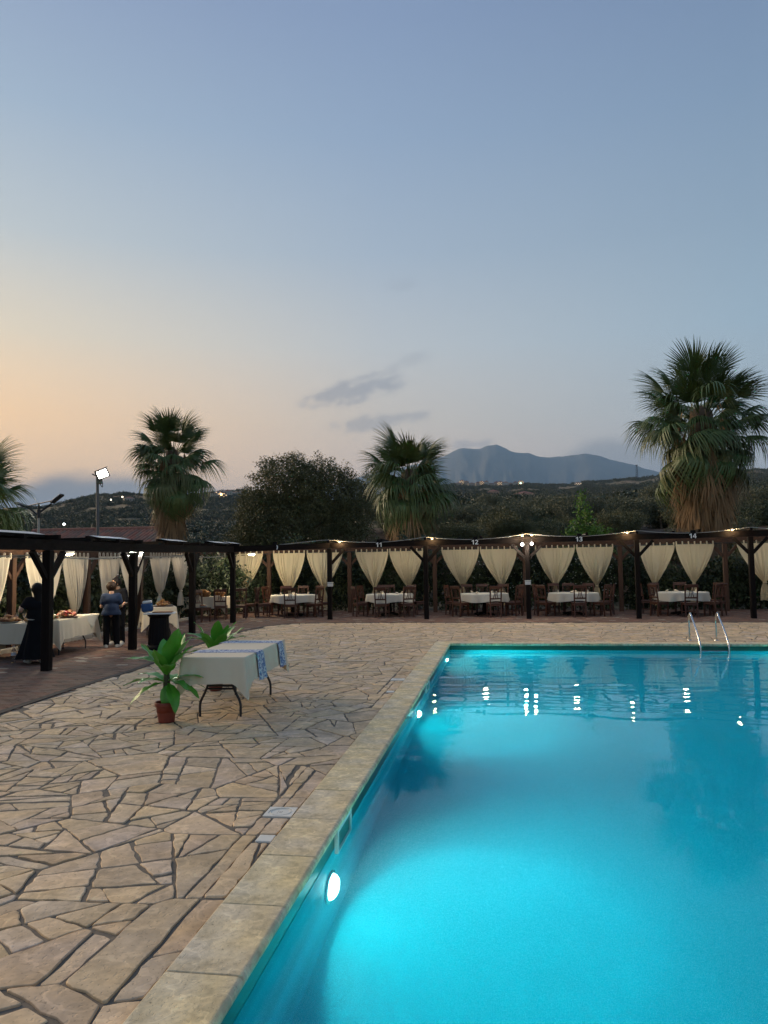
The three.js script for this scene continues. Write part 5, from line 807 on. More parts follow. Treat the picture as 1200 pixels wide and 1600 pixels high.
M.skin = std({ color: rgb(0.42, 0.235, 0.15), roughness: 0.55 }); M.hairDark = dark({ color: rgb(0.012, 0.009, 0.008), roughness: 0.5, bumpMap: T.grain, bumpScale: 0.004 }); M.hairBrown = dark({ color: rgb(0.028, 0.016, 0.01), roughness: 0.55, bumpMap: T.grain, bumpScale: 0.004 });
M.blueShirt = std({ color: rgb(0.009, 0.022, 0.056), roughness: 0.9, bumpMap: rep(T.mottle, 3), bumpScale: 0.004 }); M.blackCloth = dark({ color: rgb(0.008, 0.0078, 0.009), roughness: 0.95 }); M.blackTop = dark({ color: rgb(0.009, 0.009, 0.011), roughness: 0.9 }); M.shoe = std({ color: rgb(0.55, 0.5, 0.42), roughness: 0.7 }); M.eye = std({ color: rgb(0.02, 0.015, 0.012), roughness: 0.2 }); M.lip = std({ color: rgb(0.25, 0.08, 0.07), roughness: 0.5 });
function shoeGeo(heel, toe, mat) { void mat; const h = V(...heel), t = V(...toe), d = t.clone().sub(h), at = (k, y) => h.clone().addScaledVector(d, k).setY(h.y + y).toArray(); return blob([cap(at(0.05, 0.045), at(0.45, 0.05), 0.042, 0.044), cap(at(0.4, 0.042), at(0.92, 0.03), 0.046, 0.033), cap(at(0.08, 0.07), at(0.2, 0.095), 0.036, 0.036), cap(at(0, 0.012), at(0.95, 0.012), 0.04, 0.043)], 0.02, 0.009, 0.03, (x, y) => h.y - y + 0.001); }
function person(label, pos, turn, o) { // local frame: faces +z, y up
  const t = thing('person', label, 'person', pos, turn), H = headParts(o.head, o.hr, o.face), J = o.j, skin = [...H.skin, cap(J.neck, [o.head[0], o.head[1] - o.hr * 0.5, o.head[2] - o.hr * 0.1], 0.052, 0.048)];
  for (const s of ['l', 'r']) skin.push(cap(J[s + 'sh'], J[s + 'el'], 0.044, 0.036), cap(J[s + 'el'], J[s + 'wr'], 0.036, 0.024), cap(J[s + 'hip'], J[s + 'kn'], 0.062, 0.046), cap(J[s + 'kn'], J[s + 'an'], 0.046, 0.032));
  skin.push(cap(J.pelvis, J.chest, 0.1, 0.105), cap(J.chest, J.neck, 0.09, 0.05), cap(J.lsh, J.rsh, 0.05));
  const sub = (a, b, k) => a.map((v, q) => v - b[q]), bodyG = blob(skin, 0.025, 0.012), handG = ['l', 'r'].map((s) => blob([cap(J[s + 'wr'].map((v, q) => v - sub(J[s + 'wr'], J[s + 'el'])[q] * 0.12), J[s + 'wr'], 0.024, 0.022), ...hand(J[s + 'wr'], o[s + 'hand'] ?? sub(J[s + 'wr'], J[s + 'el']), o[s + 'palm'] ?? [0, 0, -1], o.curl ?? 0.5)], 0.006, 0.0045, 0.01)), headG = blob([...H.skin], 0.028, 0.005);
  const bd = mesh('body', merge([bodyG, headG, ...handG]), M.skin, t); void bd;
  for (const e of H.eyes) mesh('eye', ball(o.hr * 0.1, ...e, 0.6), M.eye, t); mesh('mouth', tube(H.mouth, o.hr * 0.035, 8, 6), M.lip, t);
  o.dress(t, H, J); return t;
}
{
  const top = (J, w, sleeve, low) => [cap(J.chest, J.waist, 0.135 * w, 0.125 * w), cap([J.chest[0] - 0.07, J.chest[1], J.chest[2]], [J.chest[0] + 0.07, J.chest[1], J.chest[2]], 0.125 * w), cap([J.lsh[0] * 0.72, J.lsh[1], J.lsh[2]], [J.rsh[0] * 0.72, J.rsh[1], J.rsh[2]], 0.07), cap([J.waist[0] - 0.06, J.waist[1], J.waist[2]], [J.waist[0] + 0.06, J.waist[1], J.waist[2]], 0.125 * w), cap(J.waist, [J.pelvis[0], J.pelvis[1] - low, J.pelvis[2]], 0.15 * w, 0.155 * w), ...['l', 'r'].map((s) => cap(J[s + 'sh'], J[s + 'sh'].map((v, q) => lerp(v, J[s + 'el'][q], sleeve)), 0.07, 0.062))];
  const trousers = (J, w) => ['l', 'r'].flatMap((s) => [cap(J[s + 'hip'], J[s + 'kn'], 0.09 * w, 0.072 * w), cap(J[s + 'kn'], [J[s + 'an'][0], J[s + 'an'][1] + 0.02, J[s + 'an'][2]], 0.076 * w, 0.064 * w)]).concat([cap([J.lhip[0], J.lhip[1] + 0.06, J.lhip[2]], [J.rhip[0], J.rhip[1] + 0.06, J.rhip[2]], 0.096 * w)]);
  const hairCap = (H, down, back) => [ell(H.at(-0.16, 0.26, 0), [H.r * 1.04, H.r * 1.06, H.r * 1.06]), cap(H.at(-0.42, 0.1, 0.2), H.at(-0.42, 0.1, -0.2), H.r * 0.72), ...(down ? [cap(H.at(-0.55, 0, 0), H.at(back, -down, 0), H.r * 0.7, H.r * 0.62)] : [])];
  const faceCut = (H, lim) => (x, y, z) => { const dx = x - H.at(0, 0, 0)[0], dy = y - H.at(0, 0, 0)[1], dz = z - H.at(0, 0, 0)[2], a = (dx * H.f.x + dy * H.f.y + dz * H.f.z) / H.r, b = dy / H.r; return (a - lim - 0.55 * Math.max(0, b - 0.35)) * H.r * 0.8; };
  // boy in the blue shirt, seen from behind, hands in front of him
  person('person in blue T-shirt and black trousers seen from behind under the pergola', [-8.82, -0.0, -16.55], Math.PI + 0.45, {
    head: [0.0, 1.36, 0.05], hr: 0.108, face: [-0.12, -0.3, 1], curl: 0.7,
    j: { neck: [0, 1.24, 0.0], chest: [0, 1.08, -0.01], waist: [0, 0.9, 0.0], pelvis: [0, 0.78, 0], lsh: [0.155, 1.16, -0.005], rsh: [-0.155, 1.16, -0.005], lel: [0.21, 0.94, 0.02], rel: [-0.215, 0.94, 0.03], lwr: [0.13, 0.87, 0.2], rwr: [-0.17, 0.89, 0.22], lhip: [0.09, 0.74, 0], rhip: [-0.09, 0.74, 0], lkn: [0.1, 0.41, 0.02], rkn: [-0.11, 0.41, 0.03], lan: [0.1, 0.07, -0.02], ran: [-0.13, 0.07, 0.0] }, lpalm: [-1, 0.2, 0], rpalm: [1, 0.2, 0],
    dress: (t, H, J) => { mesh('t_shirt', blob([...top(J, 0.88, 0.62, 0.02), cap([J.lhip[0] + 0.01, J.pelvis[1] - 0.02, 0], [J.rhip[0] - 0.01, J.pelvis[1] - 0.02, 0], 0.118)], 0.05, 0.013, 0.03, (x, y) => J.pelvis[1] - 0.045 - y), M.blueShirt, t); mesh('trousers', blob(trousers(J, 1.0), 0.035, 0.013), M.blackCloth, t); mesh('hair', blob(hairCap(H, 0.25, -0.42), 0.04, 0.008, 0.02, faceCut(H, 0.3)), M.hairBrown, t); mesh('shoe', shoeGeo([0.1, 0, -0.06], [0.13, 0, 0.19]), M.shoe, t); mesh('shoe', shoeGeo([-0.13, 0, -0.04], [-0.19, 0, 0.2]), M.shoe, t); },
  });
  // woman with a hair bun, turned toward him, looking down
  person('person with a dark hair bun in black clothes facing the person in blue', [-8.98, 0, -17.15], 0.05, {
    head: [-0.02, 1.45, 0.07], hr: 0.105, face: [-0.62, -0.28, 0.8], curl: 0.6,
    j: { neck: [0, 1.33, 0.0], chest: [0, 1.16, -0.01], waist: [0, 0.96, 0.0], pelvis: [0, 0.84, 0], lsh: [0.16, 1.25, 0], rsh: [-0.16, 1.25, 0], lel: [0.22, 1.0, 0.03], rel: [-0.21, 1.0, 0.05], lwr: [0.14, 0.9, 0.2], rwr: [-0.06, 0.93, 0.24], lhip: [0.085, 0.8, 0], rhip: [-0.085, 0.8, 0], lkn: [0.1, 0.45, 0.02], rkn: [-0.1, 0.45, 0.04], lan: [0.11, 0.07, -0.02], ran: [-0.1, 0.07, -0.02] }, lpalm: [-1, 0.2, 0], rpalm: [1, 0.2, 0],
    dress: (t, H, J) => { mesh('top', blob(top(J, 0.95, 0.85, 0.04), 0.05, 0.013), M.blackTop, t); mesh('trousers', blob(trousers(J, 1.08), 0.035, 0.013), M.blackCloth, t); mesh('hair', blob([...hairCap(H, 0.1, -0.3), ell(H.at(-0.5, 1.25, 0), [0.058, 0.052, 0.058])], 0.02, 0.007, 0.02, faceCut(H, 0.36)), M.hairDark, t); mesh('shoe', shoeGeo([0.11, 0, -0.06], [0.14, 0, 0.18]), M.shoe, t); mesh('shoe', shoeGeo([-0.1, 0, -0.06], [-0.13, 0, 0.18]), M.shoe, t); },
  });
  // long-haired woman in black walking past the buffet, mostly behind the front post
  person('person with long black hair and long black skirt, half hidden by front post', [-8.84, 0, -13.72], Math.PI + 0.75, {
    head: [0.0, 1.4, 0.03], hr: 0.108, face: [0.25, -0.12, 1], curl: 0.4,
    j: { neck: [0, 1.27, 0.0], chest: [0, 1.1, -0.01], waist: [0, 0.93, 0.0], pelvis: [0, 0.8, 0], lsh: [0.165, 1.2, 0], rsh: [-0.165, 1.2, 0], lel: [0.3, 1.02, -0.05], rel: [-0.27, 0.98, 0.02], lwr: [0.27, 1.05, 0.16], rwr: [-0.22, 0.86, 0.2], lhip: [0.085, 0.76, 0.0], rhip: [-0.085, 0.76, 0], lkn: [0.1, 0.42, 0.14], rkn: [-0.08, 0.42, -0.02], lan: [0.1, 0.08, 0.2], ran: [-0.08, 0.1, -0.22] }, lpalm: [-1, 0, 0], rpalm: [1, 0.2, 0],
    dress: (t, H, J) => {
      mesh('top', blob(top(J, 0.98, 0.55, -0.04), 0.05, 0.013), M.blackTop, t); mesh('belt', (() => { const g = new THREE.TorusGeometry(0.142, 0.016, 8, 40); g.rotateX(Math.PI / 2); g.scale(1.12, 1, 0.95); g.translate(0, 0.845, 0); return g; })(), std({ color: rgb(0.35, 0.33, 0.3), roughness: 0.4, metalness: 0.4 }), t);
      const P = [], I = [], NA = 64, NR = 16; for (let r = 0; r <= NR; r++) for (let a = 0; a < NA; a++) { const u = r / NR, th = a / NA * 6.2832, R0 = lerp(0.148, 0.31, Math.pow(u, 1.2)), fo = 1 + 0.1 * u * Math.sin(th * 9) + 0.06 * u * Math.sin(th * 5 + 1); P.push(Math.sin(th) * R0 * fo * 1.05, 0.85 - 0.76 * u + (Math.cos(th) < 0 ? 0.02 * u : 0), Math.cos(th) * R0 * fo * (0.95 + 0.25 * u) + 0.02 * u); } for (let r = 0; r < NR; r++) for (let a = 0; a < NA; a++) { const b = (a + 1) % NA, p = r * NA + a, q = r * NA + b; I.push(p, p + NA, q, q, p + NA, q + NA); }
      const g = new THREE.BufferGeometry(); g.setAttribute('position', new THREE.Float32BufferAttribute(P, 3)); g.setIndex(I); g.computeVertexNormals(); mesh('skirt', g, M.blackCloth, t);
      mesh('hair', blob([...hairCap(H, 2.4, -0.85), cap(H.at(-0.6, -0.5, 0.35), H.at(-0.8, -2.6, 0.45), 0.05, 0.03), cap(H.at(-0.6, -0.5, -0.35), H.at(-0.8, -2.6, -0.45), 0.05, 0.03)], 0.04, 0.009, 0.02, faceCut(H, 0.28)), M.hairDark, t);
      mesh('shoe', shoeGeo([0.1, 0, 0.14], [0.12, 0, 0.38]), M.shoe, t); mesh('shoe', shoeGeo([-0.08, 0.03, -0.28], [-0.08, 0.0, -0.04]), M.shoe, t);
    },
  });
}
// ------------------------------------------------------------------ buffet on the left
{
  const R = mulberry(303);
  M.bread = std({ color: rgb(0.52, 0.27, 0.09), roughness: 0.75, map: T.mottle }); M.crust = std({ color: rgb(0.33, 0.13, 0.04), roughness: 0.65, map: T.mottle }); M.tomato = std({ color: rgb(0.45, 0.05, 0.02), roughness: 0.4 }); M.olive = std({ color: rgb(0.2, 0.2, 0.05), roughness: 0.4 }); M.cheese = std({ color: rgb(0.66, 0.5, 0.2), roughness: 0.6 }); M.wicker = std({ color: rgb(0.36, 0.2, 0.08), roughness: 0.85, map: T.wood, bumpMap: rep(T.weave, 0.3), bumpScale: 0.004 }); M.china = std({ color: rgb(0.75, 0.73, 0.68), roughness: 0.25 });
  const put = (label, pos, turn, W, L, h, name) => { foldingTable(name, pos, turn, W, L, h, 'folding buffet tables under the left pergola'); const c = mesh('tablecloth', tableCloth(W, L, h + 0.004, 0.4, 0.22, 50 + Math.round(pos[2] * -3)), M.cloth); c.position.set(...pos); c.rotation.y = turn; tag(c, label, 'tablecloth', 'cloths on the buffet tables'); };
  put('cream buffet cloth at the left picture edge with snacks and glasses on it', [-10.15, 0, -14.55], Math.PI / 2, 0.76, 2.0, 0.72, 'folding table at the left picture edge behind the plastic bottle');
  put('white buffet cloth with a grey shaded side right of the black-dressed person', [-9.5, 0, -15.65], 0.1, 0.78, 1.85, 0.74, 'folding table with bent black legs right of the black-dressed person');
  put('cream cloth on the small food table behind the dark fluted stand', [-8.95, 0, -19.3], 0.5, 0.8, 1.3, 0.78, 'small food table behind the dark fluted stand');
  put('cream cloth on the bread table in the pergola corner', [-10.35, 0, -26.3], Math.PI / 2, 0.8, 1.6, 0.74, 'bread table in the far corner of the pergola');
  const plate = lathe([[0, 0.004], [0.1, 0.004], [0.15, 0.018], [0.152, 0.022], [0.1, 0.012], [0, 0.012]], 28), board = cyl(0.19, 0.19, 0.018, 0, 0, 0, 28);
  const platter = (label, x, y, z, kind, s = 1) => {
    const t = thing('food_platter', label, 'platter', [x, y, z], R() * 6, 'platters of food on the buffet'); t.scale.setScalar(s); mesh(kind.board ? 'board' : 'plate', kind.board ? board : plate, kind.board ? M.woodBrown : M.china, t);
    for (let i = 0; i < kind.n; i++) { const a = R() * 6.28, r = 0.13 * Math.sqrt(R()), m = kind.mats[Math.floor(R() * kind.mats.length)], g = kind.geo[Math.floor(R() * kind.geo.length)], q = mesh(kind.piece, g, m, t); q.position.set(Math.sin(a) * r, 0.03 + (0.13 - r) * 0.75 * R() + 0.012, Math.cos(a) * r); q.rotation.set((R() - 0.5) * 0.8, R() * 6, (R() - 0.5) * 0.8); q.scale.setScalar(0.8 + 0.5 * R()); }
  };
  const roll = new THREE.SphereGeometry(0.035, 12, 8); roll.scale(1, 0.7, 1.35); const slice = cyl(0.034, 0.036, 0.016, 0, -0.008, 0, 14); slice.rotateX(0.3); const chunk = new RoundedBoxGeometry(0.045, 0.03, 0.04, 2, 0.008);
  const rolls = { n: 26, piece: 'bread_roll', mats: [M.bread, M.crust], geo: [roll] }, toasts = { n: 30, piece: 'topped_toast', mats: [M.tomato, M.bread, M.crust, M.tomato], geo: [slice, chunk], board: true }, mixed = { n: 26, piece: 'snack', mats: [M.cheese, M.bread, M.olive, M.crust], geo: [chunk, roll] };
  platter('heap of filled rolls nearest the left picture edge', -9.85, 0.727, -14.35, rolls, 1.35); platter('heap of golden snacks beside the filled rolls on the cream cloth', -9.45, 0.727, -14.5, rolls, 1.1); platter('flat plate of snacks at the right end of the first buffet table', -9.3, 0.727, -14.75, mixed, 1.0);
  platter('board of yellow-green snacks beside the front post', -9.35, 0.747, -15.0, mixed, 1.15); platter('board heaped with red tomato toasts on the white cloth', -9.3, 0.747, -15.5, toasts, 1.25); platter('platter of orange fried snacks behind the tomato toasts', -9.5, 0.747, -15.85, { ...rolls, mats: [M.crust, M.bread, M.tomato] }, 1.3);
  platter('long platter of toasted bread on the small food table', -8.75, 0.787, -19.15, { ...toasts, mats: [M.bread, M.crust] }, 1.35); platter('plate of snacks at the back of the small food table', -9.0, 0.787, -19.6, mixed, 1.2);
  const nap = mesh('folded_cloth', (() => { const g = new THREE.PlaneGeometry(0.62, 0.62, 20, 20), p = g.attributes.position; g.rotateX(-Math.PI / 2); g.rotateY(Math.PI / 4); for (let i = 0; i < p.count; i++) { const x = p.getX(i), z = p.getZ(i), over = Math.max(0, x - 0.14); p.setXYZ(i, x - over * 0.86, 0.012 + 0.006 * Math.sin(x * 30) * Math.sin(z * 24) - over * 0.95, z); } g.computeVertexNormals(); return g; })(), M.clothCream); nap.position.set(-9.28, 0.752, -16.28); nap.rotation.y = -0.1; tag(nap, 'cream cloth folded to a hanging point at the end of the white buffet table', 'cloth');
  // glasses and a fan of napkins
  const glassM = new THREE.MeshPhysicalMaterial({ color: 0xffffff, roughness: 0.03, transmission: 1, thickness: 0.01, ior: 1.45 }), gl = lathe([[0.001, 0], [0.032, 0.002], [0.033, 0.004], [0.006, 0.01], [0.005, 0.08], [0.012, 0.092], [0.034, 0.125], [0.032, 0.19], [0.031, 0.19], [0.032, 0.127], [0.01, 0.096], [0.001, 0.092]], 20);
  let g0 = null; [[-10.1, -14.6], [-9.95, -14.75], [-9.75, -14.7], [-9.62, -14.82], [-9.25, -14.55], [-9.15, -14.68]].forEach(([x, z], i) => { const lab = ['stemmed glass leftmost behind the filled rolls', 'second stemmed glass behind the filled rolls', 'third stemmed glass along the back of the first buffet table', 'fourth stemmed glass along the back of the first buffet table', 'stemmed glass standing beside the black-dressed person', 'stemmed glass at the right end of the first buffet table'][i]; if (!g0) { g0 = thing('wine_glass', lab, 'glass', [x, 0.727, z], 0, 'glasses on the buffet'); mesh('goblet', gl, glassM, g0); } else dup(g0, [x, 0.727, z], 0, lab); });
  const bt = thing('water_bottle', 'clear plastic water bottle standing on the pavers by the left picture edge', 'bottle', [-9.4, 0, -13.85]); mesh('bottle_body', lathe([[0.001, 0.004], [0.04, 0.0], [0.047, 0.012], [0.047, 0.08], [0.043, 0.1], [0.047, 0.12], [0.047, 0.2], [0.044, 0.225], [0.016, 0.285], [0.015, 0.305], [0.0135, 0.305], [0.0145, 0.284], [0.042, 0.222], [0.044, 0.016], [0.001, 0.012]], 24), new THREE.MeshPhysicalMaterial({ color: rgb(0.9, 0.93, 0.95), roughness: 0.08, transmission: 1, thickness: 0.01, ior: 1.3 }), bt); mesh('cap', cyl(0.017, 0.017, 0.022, 0, 0.298, 0, 16), M.whitePlastic, bt); mesh('paper_label', cyl(0.0478, 0.0478, 0.055, 0, 0.135, 0, 24), std({ color: rgb(0.5, 0.52, 0.55) }), bt);
  // dark fluted stand with a pale board and a blue bag on it
  const st = thing('fluted_stand', 'dark fluted column stand with a pale board on top beside the second front post', 'stand', [-7.52, 0, -16.25], 0.3), pr = [], NA = 120, P = [], I = []; for (const [r, y] of [[0.285, 0], [0.29, 0.02], [0.29, 0.07], [0.26, 0.09], [0.245, 0.11]]) pr.push([r, y]);
  mesh('base', lathe([[0.001, 0], ...pr, [0.001, 0.11]], 36), M.black, st); const NR = 10; for (let r = 0; r <= NR; r++) for (let a = 0; a < NA; a++) { const u = r / NR, th = a / NA * 6.2832, fl = 1 - 0.045 * Math.pow(Math.abs(Math.sin(th * 10)), 0.6), rr = lerp(0.24, 0.205, u) * fl; P.push(Math.sin(th) * rr, 0.1 + 0.62 * u, Math.cos(th) * rr); } for (let r = 0; r < NR; r++) for (let a = 0; a < NA; a++) { const b = (a + 1) % NA, p = r * NA + a, q = r * NA + b; I.push(p, q, p + NA, q, q + NA, p + NA); }
  const cg = new THREE.BufferGeometry(); cg.setAttribute('position', new THREE.Float32BufferAttribute(P, 3)); cg.setIndex(I); cg.computeVertexNormals(); mesh('fluted_shaft', cg, M.black, st); mesh('capital', lathe([[0.001, 0.7], [0.205, 0.7], [0.225, 0.73], [0.25, 0.74], [0.25, 0.775], [0.001, 0.775]], 36), M.black, st); mesh('board', rbox(0.66, 0.028, 0.5, 0.01, 0.02, 0.79, 0), M.whitePlastic, st); mesh('upper_board', rbox(0.42, 0.02, 0.34, 0.008, 0.08, 0.815, -0.02), M.wicker, st);
  const bag = thing('cooler_bag', 'blue rounded bag with white lid standing on the dark fluted stand', 'bag', [-7.78, 0.806, -16.2], 0.3); mesh('bag_body', (() => { const g = new RoundedBoxGeometry(0.26, 0.22, 0.16, 4, 0.07); g.rotateZ(0.16); g.translate(0, 0.12, 0); return g; })(), std({ color: rgb(0.02, 0.07, 0.18), roughness: 0.6 }), bag); mesh('lid', (() => { const g = new RoundedBoxGeometry(0.2, 0.06, 0.16, 3, 0.028); g.rotateZ(0.1); g.translate(0.0, 0.235, 0); return g; })(), M.whitePlastic, bag); mesh('handle', tube([[-0.08, 0.22, 0], [-0.05, 0.275, 0], [0.05, 0.28, 0], [0.09, 0.22, 0]], 0.009, 16, 6), M.metalDark, bag);
  // bread baskets and loaves in the corner
  const basket = lathe([[0.001, 0.0], [0.14, 0.0], [0.2, 0.1], [0.215, 0.15], [0.205, 0.152], [0.19, 0.1], [0.13, 0.014], [0.001, 0.014]], 28);
  [[-10.85, -26.15, 'left'], [-10.35, -26.05, 'middle'], [-9.85, -26.15, 'right']].forEach(([x, z, w], i) => { const t = thing('bread_basket', `${w} wicker basket of bread on the corner table of the pergola`, 'basket', [x, 0.75, z], 0, 'bread baskets on the corner table'); mesh('wicker_bowl', basket, M.wicker, t); for (let k = 0; k < 9; k++) { const g = new THREE.SphereGeometry(0.07, 12, 8); g.scale(1, 0.75, 1.5); const m = mesh('loaf', g, k % 3 ? M.bread : M.crust, t); m.position.set((R() - 0.5) * 0.22, 0.13 + 0.09 * R(), (R() - 0.5) * 0.22); m.rotation.y = R() * 6; } void i; });
  [[-10.6, -25.95], [-9.8, -25.75]].forEach(([x, z], i) => { const m = mesh('napkin_stack', merge([0, 1, 2, 3].map((k) => rbox(0.2, 0.012, 0.2, 0.005, 0.004 * k, 0.006 + 0.013 * k, 0, 0, 0.08 * k))), M.cloth); m.position.set(x, 0.75, z); tag(m, ['stack of cream napkins before the left bread basket', 'stack of cream napkins at the right end of the bread table'][i], 'napkins'); });
  // chairs round the corner: one with plates on its seat, others by the bread table
  chair(-9.75, -24.3, 1.1, 'wooden chair with a pile of plates on its seat, alone before the corner'); chair(-9.55, -25.5, -2.9, 'wooden slat chair with its back to the pool before the bread table'); chair(-9.0, -25.8, -2.6, 'wooden slat chair seen behind the fourth front post'); chair(-8.85, -26.6, -1.5, 'wooden chair at the right end of the bread table'); chair(-11.4, -25.8, 1.6, 'wooden chair at the left end of the bread table'); chair(-10.5, -27.3, 0.1, 'wooden chair behind the bread table');
  const pl = thing('plate_stack', 'pile of plates and snacks on the seat of a wooden chair', 'plates', [-9.72, 0.475, -24.3]); for (let k = 0; k < 3; k++) { const m = mesh('plate', plate, M.china, pl); m.position.y = 0.016 * k; } for (let k = 0; k < 8; k++) { const m = mesh('snack', roll, M.crust, pl); m.position.set((R() - 0.5) * 0.18, 0.075, (R() - 0.5) * 0.18); }
  // red rounded thing beside the curtain, not identified, shaped as a balloon
  const pk = thing('red_balloon', 'red rounded balloon glimpsed beside the long curtain above the buffet', 'balloon', [-11.35, 0.0, -19.25]); mesh('balloon', (() => { const g = new THREE.SphereGeometry(0.15, 20, 14); g.scale(0.85, 1.25, 0.85); g.translate(0, 1.02, 0); return g; })(), std({ color: rgb(0.42, 0.012, 0.02), roughness: 0.35 }), pk); mesh('knot', cyl(0.02, 0.008, 0.03, 0, 0.81, 0, 8), std({ color: rgb(0.42, 0.012, 0.02) }), pk); mesh('string', ptube([[0, 0.82, 0], [0.02, 0.4, 0.01], [0, 0, 0]], 0.003, 5), M.whitePlastic, pk);
}
// ------------------------------------------------------------------ lamps, cables and number plates on the pergola
M.cable = std({ color: rgb(0.4, 0.38, 0.33), roughness: 0.6 });
const warm = [1, 0.72, 0.38], coolw = [1, 0.93, 0.8];
{
  // round ceiling lamps under the left pergola
  const disc = (label, x, y, z, power) => { const t = thing('ceiling_lamp', label, 'lamp', [x, y, z], 0, 'round lamps under the pergola'); mesh('housing', cyl(0.13, 0.15, 0.05, 0, 0.01, 0, 28), M.whitePlastic, t); const d = new THREE.SphereGeometry(0.135, 24, 10, 0, 6.2832, Math.PI / 2, Math.PI / 2); d.scale(1, 0.34, 1); d.translate(0, 0.008, 0); mesh('lamp_diffuser', d, std({ color: rgb(0.8, 0.8, 0.7), emissive: rgb(...[1, 0.85, 0.55]), emissiveIntensity: 9 }), t); const l = new THREE.PointLight(new THREE.Color(1, 0.8, 0.5), power, 0, 2); l.name = 'ceiling_lamp_light'; l.position.set(0, -0.12, 0); l.shadow.radius = 5; l.castShadow = true; t.add(l); mesh('stalk', cyl(0.012, 0.012, 0.16, 0, 0.05, 0, 8), M.metalDark, t); };
  disc('bright round ceiling lamp above the white buffet cloth', -9.7, 2.14, -16.2, 9); disc('bright round ceiling lamp under the pergola corner before the curtain', -8.95, 2.24, -27, 9);
  // small white spots at posts
  const spot = (label, x, y, z, power, c) => { const t = thing('spot_lamp', label, 'lamp', [x, y, z], 0, 'small spot lamps on the pergola posts'); const h = cyl(0.045, 0.06, 0.1, 0, 0, 0, 16); h.rotateX(Math.PI / 2); mesh('lamp_head', h, M.metalDark, t); const d = new THREE.SphereGeometry(0.04, 14, 8, 0, 6.2832, 0, Math.PI / 2); d.scale(1, 0.4, 1); d.rotateX(Math.PI / 2); d.translate(0, 0, 0.1); mesh('lamp_lens', d, std({ emissive: rgb(...c), emissiveIntensity: 12 }), t); mesh('bracket', box(0.02, 0.12, 0.03, 0, 0.08, 0.02), M.metalDark, t); const l = new THREE.PointLight(new THREE.Color(...c), power, 0, 2); l.name = 'spot_lamp_light'; l.position.set(0, -0.02, 0.17); l.shadow.radius = 2; l.castShadow = true; t.add(l); };
  spot('small white spot lamp left of the second front post', -8.2, 2.16, -16.4, 4, coolw); spot('small white spot lamp right of the second front post', -8.15, 2.17, -16.75, 4, coolw);
  spot('white spot lamp on the left of the post between the middle and fourth tables', 0.72, 2.4, -25.3, 3.5, coolw); spot('small spot lamp on the right of the post between the middle and fourth tables', 1.02, 2.42, -25.3, 1.5, coolw);
  // warm bulbs of the string light lying along the top of the front beam
  const bulb = (label, x, y, z, power) => { const t = thing('string_bulb', label, 'bulb', [x, y, z], 0, 'warm bulbs of the string light'); mesh('bulb_glass', ball(0.036, 0, 0, 0, 0.8, 14), std({ color: rgb(0.8, 0.6, 0.35), emissive: rgb(...warm), emissiveIntensity: 5 }), t); mesh('socket', cyl(0.022, 0.026, 0.06, 0, 0.03, 0, 10), M.metalDark, t); const l = new THREE.PointLight(new THREE.Color(...warm), power, 0, 2); l.name = 'string_bulb_light'; l.position.set(0, 0, 0); l.shadow.radius = 2; l.castShadow = true; t.add(l); };
  [[-5.3, 2.58, -25.2, 'beside the first post of the far side'], [-2.2, 2.63, -25.25, 'beside the post between the second and middle tables'], [0.72, 2.68, -25.22, 'left of the post between the middle and fourth tables'], [1.03, 2.69, -25.22, 'right of the post between the middle and fourth tables'], [4.0, 2.71, -25.2, 'before the post between the fourth and rightmost tables'], [7.16, 2.74, -25.22, 'before the last post on the right']].forEach(([x, y, z, w]) => bulb('warm glowing string light bulb ' + w, x, y, z, 2));
  // flat lamps fixed under the rafters above the round tables
  [[-7.42, 'leftmost'], [-3.93, 'second'], [-0.58, 'middle'], [2.47, 'fourth'], [6.04, 'rightmost'], [9.4, '']].forEach(([x, n], i) => { const y = 2.47 + 0.03 * i, t = thing('rafter_lamp', n ? `flat warm lamp under the rafters above the ${n} round table` : 'flat warm lamp under the rafters right of the last front post', 'lamp', [x, y, -27.1], 0, 'flat lamps under the rafters'); mesh('housing', rbox(0.3, 0.03, 0.12, 0.01, 0, 0.02, 0), M.metalDark, t); mesh('lamp_diffuser', rbox(0.27, 0.016, 0.09, 0.006, 0, 0, 0), std({ emissive: rgb(1, 0.8, 0.5), emissiveIntensity: 8 }), t); const l = new THREE.PointLight(new THREE.Color(1, 0.86, 0.62), 2.6, 0, 2); l.name = 'rafter_lamp_light'; l.position.set(0, -0.04, 0); l.shadow.radius = 4; l.castShadow = true; t.add(l); });
  // cables sagging along the beam top
  const pts = []; for (let i = 0; i + 1 < FRONT_R.length; i++) { const a = FRONT_R[i], b = FRONT_R[i + 1]; for (let k = 0; k < 8; k++) { const u = k / 8; pts.push([lerp(a[0], b[0], u), lerp(a[2], b[2], u) + 0.09 - 0.12 * Math.sin(Math.PI * u), lerp(a[1], b[1], u) + 0.07]); } }
  pts.unshift([-7.2, 2.5, -24.55]); tag(mesh('light_cable', tube(pts, 0.01, 220, 5), M.cable), 'pale string light cable sagging along the far front beam', 'cable');
  const p2 = []; for (let i = 0; i + 1 < FRONT_L.length; i++) { const a = FRONT_L[i], b = FRONT_L[i + 1]; for (let k = 0; k < 6; k++) { const u = k / 6; p2.push([lerp(a[0], b[0], u) - 0.12, lerp(a[2], b[2], u) - 0.27 - 0.07 * Math.sin(Math.PI * u) * (i % 2 ? 1 : 0.4), lerp(a[1], b[1], u)]); } } tag(mesh('light_cable', tube(p2, 0.011, 140, 5), M.cable), 'pale cable hanging under the left front beam', 'cable');
